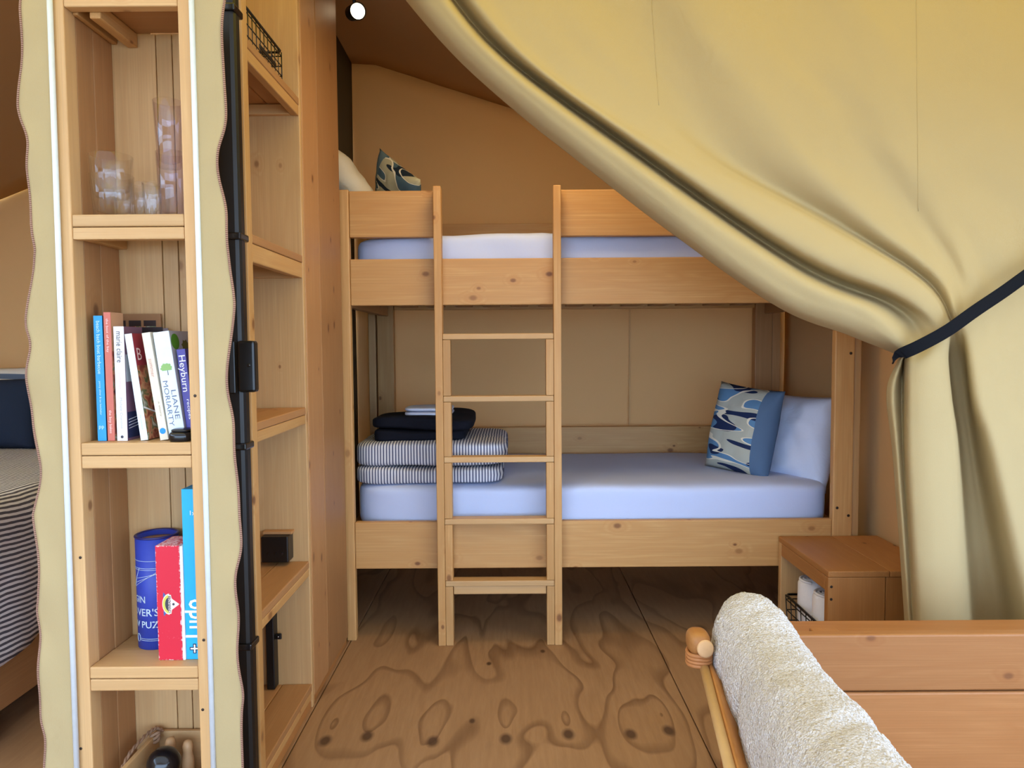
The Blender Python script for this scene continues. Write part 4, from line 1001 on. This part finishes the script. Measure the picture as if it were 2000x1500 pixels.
# red game box
YG = YB + 0.035
a = NT('worn_red_card'); co, rnd, tc = a.objco(); n1 = a.noise(co, 160, 4, 0.75); n2 = a.noise(co, 26, 2, 0.5)
spg = a.add('ShaderNodeSeparateXYZ'); a.l.new(tc.outputs['Generated'], spg.inputs[0])
edge = None
for i in (0, 2):
    e = a.math('MULTIPLY', a.math('MINIMUM', spg.outputs[i], a.math('SUBTRACT', 1.0, spg.outputs[i])), 1.0 if i == 0 else 4.2)
    edge = e if edge is None else a.math('MINIMUM', edge, e)
wear = a.math('GREATER_THAN', a.math('ADD', n1, a.math('MULTIPLY_ADD', n2, 0.18, a.math('MULTIPLY', a.math('SUBTRACT', 0.07, edge, clamp=True), 3.2))), 0.80)
a.color(a.mix(wear, lin((206, 24, 52)), lin((236, 190, 190)))); a.rough(0.5)
rb = thing('game_box', 'worn red board game box with a triangular emblem', 'game box', (P(308, 1288, YG).x, YG, zg))
rx_0, rx_1 = P(307, 1200, YG).x, P(354, 1200, YG).x; rh = Z(1066, YG, 325)
box('lid', rx_0, rx_1, YG, YG + 0.09, zg + 0.0005, rh, a.m, rb, 0.0012)
box('tray', rx_1 + 0.0002, rx_1 + 0.007, YG + 0.001, YG + 0.09, zg + 0.0005, rh - 0.002, M['white'], rb, 0.0008)
# emblem: reads bottom to top, its top to the left
ec = P(331, 1180, YG); EX, EY = (0, 0, 1), (-1, 0, 0); eo = Vector((ec.x, YG - 0.0002, ec.z))
u = 0.027
wht = plain('emblem_cream', (238, 224, 206), 0.6); yel = plain('emblem_yellow', (206, 200, 84), 0.6); ebl = plain('emblem_blue', (70, 90, 150), 0.6)
plate('emblem', [(-u * 0.9, -0.002), (u * 0.9, -0.002), (u * 0.5, -0.004), (0, -0.022), (-u * 0.5, -0.004)], eo + Vector((0.002, 0, 0)), EX, EY, 0.0002, wht, rb, local=False)
arc = [(u * 0.95 * math.cos(t), 0.017 * math.sin(t)) for t in [math.pi * k / 16 for k in range(17)]]; arc2 = [(u * 0.62 * math.cos(t), 0.010 * math.sin(t)) for t in [math.pi * (16 - k) / 16 for k in range(17)]]
plate('emblem', arc, eo + Vector((0, -0.0001, 0)), EX, EY, 0.0002, wht, rb, local=False)
plate('emblem', [(x * 0.9, y * 0.92) for x, y in arc], eo + Vector((0, -0.0004, 0)), EX, EY, 0.0002, yel, rb, local=False)
plate('emblem', arc2[::-1], eo + Vector((0, -0.0007, 0)), EX, EY, 0.0002, dk, rb, local=False)
for s in (1, -1): plate('emblem', [(s * u * 0.75, 0.006), (s * u * 1.08, 0.014), (s * u * 0.62, 0.015)][::s], eo + Vector((0, -0.00005, 0)), EX, EY, 0.0002, ebl, rb, local=False)
plate('emblem', [(-u * 0.86, -0.0045), (u * 0.86, -0.0045), (u * 0.86, 0.002), (-u * 0.86, 0.002)], eo + Vector((0, -0.001, 0)), EX, EY, 0.0002, wht, rb, local=False)
text('lettering', 'CHARADES', 0.0075, eo + Vector((0.0012, -0.0013, 0)), EX, EY, dk, rb, False, 'CENTER', u * 1.55, off=0.0002)
plate('emblem', disc_pts(0.003, 12), eo + Vector((0.010, -0.0004, 0)), EX, EY, 0.0003, dk, rb, local=False)
# blue Ludo box
lb_ = thing('game_box', 'tall cyan board game box beside the red one', 'game box', (P(372, 1288, YG).x, YG + 0.006, zg))
cyan = plain('cyan_card', (20, 168, 222), 0.45); lx0 = P(360, 1200, YG).x; lx1 = bir - 0.001; lh = Z(956, YG, 370)
box('box_body', lx0, lx1, YG + 0.004, YG + 0.10, zg + 0.0005, lh, cyan, lb_, 0.001)
LO = Vector((P(377, 1252, YG).x + 0.0015, YG + 0.0038, zg + 0.052))
text('lettering', 'Ludo', 0.062, LO, EX, EY, M['white'], lb_, False, 'LEFT', 0.094, off=0.001)
text('lettering', '1x', 0.016, Vector((LO.x - 0.004, LO.y, lh - 0.058)), (1, 0, 0), (0, 0, 1), M['white'], lb_, False, 'LEFT')
pc_ = P(379, 1268, YG); r_ = 0.004
cross = [(-r_, -3 * r_), (r_, -3 * r_), (r_, -r_), (3 * r_, -r_), (3 * r_, r_), (r_, r_), (r_, 3 * r_), (-r_, 3 * r_), (-r_, r_), (-3 * r_, r_), (-3 * r_, -r_), (-r_, -r_)]
plate('cross_print', cross, (pc_.x, YG + 0.0038, pc_.z), (1, 0, 0), (0, 0, 1), 0.0002, plain('navy_cross', (26, 34, 66)), lb_, local=False)
plate('cross_print', [(x * 0.45 if abs(x) < 2 * r_ else x * 0.82, y * 0.45 if abs(y) < 2 * r_ else y * 0.82) for x, y in cross], (pc_.x, YG + 0.0035, pc_.z), (1, 0, 0), (0, 0, 1), 0.0002, M['white'], lb_, local=False)

# ---------------------------------------------------------------- tray of skittles on the bottom shelf
tx0 = bil + 0.105; tx1 = bir - 0.002; ty1 = YB + 0.195; ty0 = YB + 0.005
tz1 = Z(1425, YB + 0.19, 340)
tr_ = thing('wooden_tray', 'pale wooden tray with rope handles on the lowest bookcase shelf', 'tray', ((tx0 + tx1) / 2, (ty0 + ty1) / 2, zb_))
xA = P(305, 1425, YB + 0.19).x
board('tray_side', xA - 0.0, xA + 0.012, ty0, ty1 - 0.013, zb_ + 0.001, tz1, tr_, 'pale', 0.002)
board('tray_side', xA, tx1, ty1 - 0.012, ty1, zb_ + 0.001, tz1, tr_, 'pale', 0.002)
board('tray_side', xA + 0.013, tx1, ty0, ty0 + 0.012, zb_ + 0.001, tz1 - 0.05, tr_, 'pale', 0.002)
board('tray_bottom', xA + 0.013, tx1, ty0 + 0.013, ty1 - 0.013, zb_ + 0.001, zb_ + 0.009, tr_, 'pale', 0.001)
rope = plain('jute_rope', (150, 116, 88), 0.95)
rp = spline([Vector((xA - 0.004, ty0 + 0.02, tz1 - 0.012)), Vector((xA - 0.010, YB + 0.08, tz1 + 0.002)), Vector((xA - 0.006, YB + 0.14, tz1 + 0.008)), Vector((xA + 0.004, YB + 0.178, tz1 + 0.010)), Vector((xA + 0.022, ty1 - 0.016, tz1 + 0.004))], 40)
two = []
for ph in (0, math.pi):
    two.append(([p + Vector((0.0022 * math.cos(i * 0.9 + ph), 0, 0.0022 * math.sin(i * 0.9 + ph))) for i, p in enumerate(rp)], 0.0032))
tubes('rope_handle', two, rope, tr_, 7)
kx, ky, kz = P(303, 1440, YB + 0.16)
for k in range(3):
    rg_ = [(kx + 0.010 * math.cos(2 * math.pi * q / 16), ky + 0.007 * math.sin(2 * math.pi * q / 16) , kz - 0.004 + 0.006 * k + 0.006 * math.sin(2 * math.pi * q / 16 + k)) for q in range(16)]
    tube('rope_knot', rg_, 0.0042, rope, tr_, 7, True)
kb = P(320, 1491, YB + 0.075); R_ = 0.040
lathe('wooden_ball', [(R_ * math.sin(math.pi * k / 24), -R_ * math.cos(math.pi * k / 24)) for k in range(25)], (kb.x, kb.y, kb.z), M['gloss_black'], n=40)
tag(bpy.data.objects[-1] if False else [o for o in COL.objects if o.name == 'wooden_ball'][0], 'shiny black ball resting on the skittle pins in the tray', 'ball')
def pin(label, p, d, L, r):
    m = Vector(d).to_track_quat('Z', 'Y').to_matrix()
    prof = [(0, 0), (r * 0.9, 0), (r, 0.004), (r, L * 0.55), (r * 0.72, L * 0.72), (r * 0.85, L * 0.86), (r * 0.6, L * 0.97), (0, L)]
    return tag(lathe('skittle_pin', prof, p, plain('beech', (206, 164, 116), 0.45), n=20, mtx=m), label, 'skittle pin', 'skittle pins in the tray')
zp = zb_ + 0.0095
pin('pale wooden skittle pin standing behind the black ball', (X(333, YB + 0.150, 1450), YB + 0.150, zp), (0, 0, 1), tz1 - zp + 0.002, 0.0165)
pin('wooden skittle pin standing at the right behind the black ball', (X(365, YB + 0.14, 1450), YB + 0.140, zp), (0.02, 0.0, 1), tz1 - zp + 0.000, 0.0155)
pin('wooden skittle pin lying left of the black ball', (xA + 0.036, YB + 0.03, kb.z - 0.062), (0.0, 1, 0.12), 0.09, 0.017)
pin('wooden skittle pin lying under the black ball', (xA + 0.085, YB + 0.028, kb.z - 0.060), (0.02, 1, 0.0), 0.098, 0.0185)

#GLASS
# ---------------------------------------------------------------- glasses
zgl = shelf_z[0]
def tumbler(label, px, y, r, h, mat, z=None, facets=True, group='drinking glasses on the upper shelf', rb=None):
    z = zgl + 0.0006 if z is None else z; x = P(px, 400, y).x; rb = rb or r * 0.80; w = 0.0022
    prof = [(0, 0), (rb * 0.92, 0), (rb, 0.004), (rb + (r - rb) * 0.5, h * 0.5), (r, h - 0.001), (r - w * 0.5, h), (r - w, h - 0.001), (rb + (r - rb) * 0.5 - w, h * 0.5), (rb - w - 0.001, 0.016), (rb * 0.6, 0.012), (0, 0.011)]
    n = 40; V = []; F = []
    for i, (rr, zz) in enumerate(prof):
        for k in range(n):
            an = 2 * math.pi * k / n; q = rr
            if facets and i in (2, 3, 8) : q = rr * (1 + (0.06 if i == 2 else 0.035 if i == 3 else 0.05) * math.cos(10 * an))
            V.append((x + q * math.cos(an), y + q * math.sin(an), z + zz))
    for i in range(len(prof) - 1):
        for k in range(n): F.append([i * n + k, i * n + (k + 1) % n, (i + 1) * n + (k + 1) % n, (i + 1) * n + k])
    o = obj('drinking_glass', V, F, mat, smooth=True)
    bm = bmesh.new(); bm.from_mesh(o.data); bmesh.ops.remove_doubles(bm, verts=bm.verts, dist=1e-6); bmesh.ops.recalc_face_normals(bm, faces=bm.faces); bm.to_mesh(o.data); bm.free()
    return tag(o, label, 'glass', group)
yf = YB + 0.056
tumbler('wide faceted tumbler at the front left of the glass shelf', 220, yf, 0.0475, 0.100, M['glass'])
tumbler('wide tumbler stacked in the front left tumbler', 220, yf, 0.047, 0.098, M['glass'], z=zgl + 0.0006 + 0.048, facets=True)
tumbler('low tumbler at the back left of the glass shelf', 252, YB + 0.152, 0.036, 0.088, M['glass'])
tumbler('narrow tumbler in the middle of the glass shelf', 282, YB + 0.098, 0.030, 0.090, M['glass'])
tumbler('narrow tumbler behind the middle one, in front of the back boards', 306, YB + 0.162, 0.033, 0.105, M['glass'])
tumbler('tall tinted glass at the right end of the glass shelf', 336, YB + 0.065, 0.033, 0.155, M['glass_violet'], facets=False, rb=0.027)
tumbler('tall tinted glass stacked upright in the right end glass', 334, YB + 0.065, 0.0335, 0.155, M['glass_violet'], z=zgl + 0.0006 + 0.118, facets=False, rb=0.0255)
tumbler('small tumbler between the middle tumblers and the tall glasses', 298, YB + 0.034, 0.021, 0.075, M['glass'])

#LEFTROOM
# ---------------------------------------------------------------- bed in the left compartment
XB = -1.62
lbed = thing('double_bed', 'wooden bed frame in the left sleeping compartment', 'bed', (-2.4, 3.0, 0))
board('side_rail', XB - 0.03, XB, 2.0, 4.0, 0.095, 0.32, lbed, 'panel'); board('side_rail', XB - 1.6, XB - 1.57, 2.0, 4.0, 0.095, 0.32, lbed, 'panel')
board('foot_board', XB - 1.569, XB - 0.031, 2.0, 2.03, 0.095, 0.32, lbed, 'panel'); board('head_board', XB - 1.569, XB - 0.031, 3.96, 3.99, 0.095, 0.95, lbed, 'panel')
for x in (XB - 0.11, XB - 1.54):
    for y in (2.06, 3.88): board('leg', x, x + 0.07, y, y + 0.07, 0, 0.30, lbed, 'panel')
board('base_board', XB - 1.56, XB - 0.032, 2.031, 3.958, 0.30, 0.325, lbed, 'panel')
V, F = rounded((0.76, 0.95, 0.195), 10, 12)
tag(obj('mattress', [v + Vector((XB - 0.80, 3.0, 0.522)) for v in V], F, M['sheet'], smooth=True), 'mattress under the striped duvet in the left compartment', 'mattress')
rows = []; uv = []
for j in range(70):
    y = 1.98 + (3.42 - 1.98) * j / 69; r = []; ur = []
    hem = 0.27 + 0.06 * noise.noise(Vector((y * 2.3, 0, 0))) + max(0, y - 2.28) * 0.22
    prof = []
    for i in range(60):
        f = i / 59
        if f < 0.62:
            q = f / 0.62; x = XB - 1.62 + 1.56 * q; z = 0.765
        elif f < 0.74:
            q = (f - 0.62) / 0.12 * math.pi / 2; x = XB - 0.06 + 0.085 * math.sin(q); z = 0.765 - 0.085 * (1 - math.cos(q))
        else:
            q = (f - 0.74) / 0.26; x = XB + 0.025 + 0.012 * math.sin(y * 17 + 1.2 * q) * q + 0.02 * q; z = 0.68 - (0.68 - hem) * q
        n1 = noise.noise(Vector((x * 4 + 2, y * 4, z * 5)))
        prof.append(Vector((x + (0.014 * n1 if f > 0.62 else 0), y, z + (0.014 * n1 if f < 0.70 else 0.0))))
    s = 0
    for i, p in enumerate(prof):
        if i: s += (p - prof[i - 1]).length
        r.append(p); ur.append((s + -0.02 * (y - 2.6), y))
    rows.append(r); uv.append(ur)
tag(grid_obj('striped_duvet', rows, M['stripe_left'], thick=0.012, uv=uv), 'charcoal and white striped duvet draped over the left bed', 'duvet')
pillow('bed_pillow', 0.72, 0.34, 0.18, frame(P(-70, 808, 3.36), (1, 0.02, 0.0), (0, 0.30, 1)), M['navy'], 'dark navy pillow leaning on the left bed', 'pillow', pinch=0.05, seed=12.0)
a = NT('blue_banded_cotton'); uvn = a.n.new('ShaderNodeUVMap'); sp = a.add('ShaderNodeSeparateXYZ'); a.l.new(uvn.outputs[0], sp.inputs[0])
bnd = a.math('LESS_THAN', a.math('ABSOLUTE', a.math('SUBTRACT', sp.outputs[1], 0.86)), 0.035)
a.color(a.mix(bnd, lin((206, 198, 186)), lin((84, 96, 116)))); a.rough(0.9); M['banded'] = a.m
pillow('bed_pillow', 0.74, 0.44, 0.20, frame(P(-70, 800, 3.60), (1, 0.02, 0.0), (0, 0.28, 1)), M['banded'], 'white pillow with a grey blue band behind the navy pillow', 'pillow', pinch=0.04, seed=14.0)

#LAMPS
# ---------------------------------------------------------------- spotlights under the inner ceiling
a = NT('lamp_glow'); em = a.n.new('ShaderNodeEmission'); em.inputs[0].default_value = (1.0, 0.80, 0.50, 1); em.inputs[1].default_value = 6.0
a.l.new(em.outputs[0], a.out.inputs[0]); M['glow'] = a.m
def spot(label, p, d, lit, top):
    t = thing('ceiling_spotlight', label, 'spotlight', (p.x, p.y, p.z))
    m = Vector(d).to_track_quat('Z', 'Y').to_matrix()
    lathe('lamp_housing', [(0, -0.10), (0.024, -0.10), (0.030, -0.09), (0.034, 0.0), (0.034, 0.012), (0.031, 0.012), (0.030, 0.002), (0, 0.002)], p, M['black'], t, 32, mtx=m)
    lathe('lamp_lens', [(0, 0.0025), (0.0295, 0.0025), (0.0295, 0.006), (0, 0.006)], p, M['glow'] if lit else M['black'], t, 32, mtx=m)
    q = p - Vector(d).normalized() * 0.05
    tube('lamp_stem', [q, Vector((q.x, q.y, top))], 0.007, M['black'], t, 10)
    lathe('ceiling_plate', [(0, 0), (0.03, 0), (0.03, 0.012), (0, 0.012)], (q.x, q.y, top - 0.004), M['black'], t, 24)
    return t
ps = P(698, 22, 3.02)
spot('lit black spotlight hanging under the dark inner ceiling', ps, (0.42, -0.86, -0.30), True, zin(ps) - 0.012)
ps2 = P(631, 0, 2.90)
spot('unlit black spotlight just above the wardrobe panel', ps2, (0.15, -0.2, -0.95), False, zin(ps2) - 0.012)
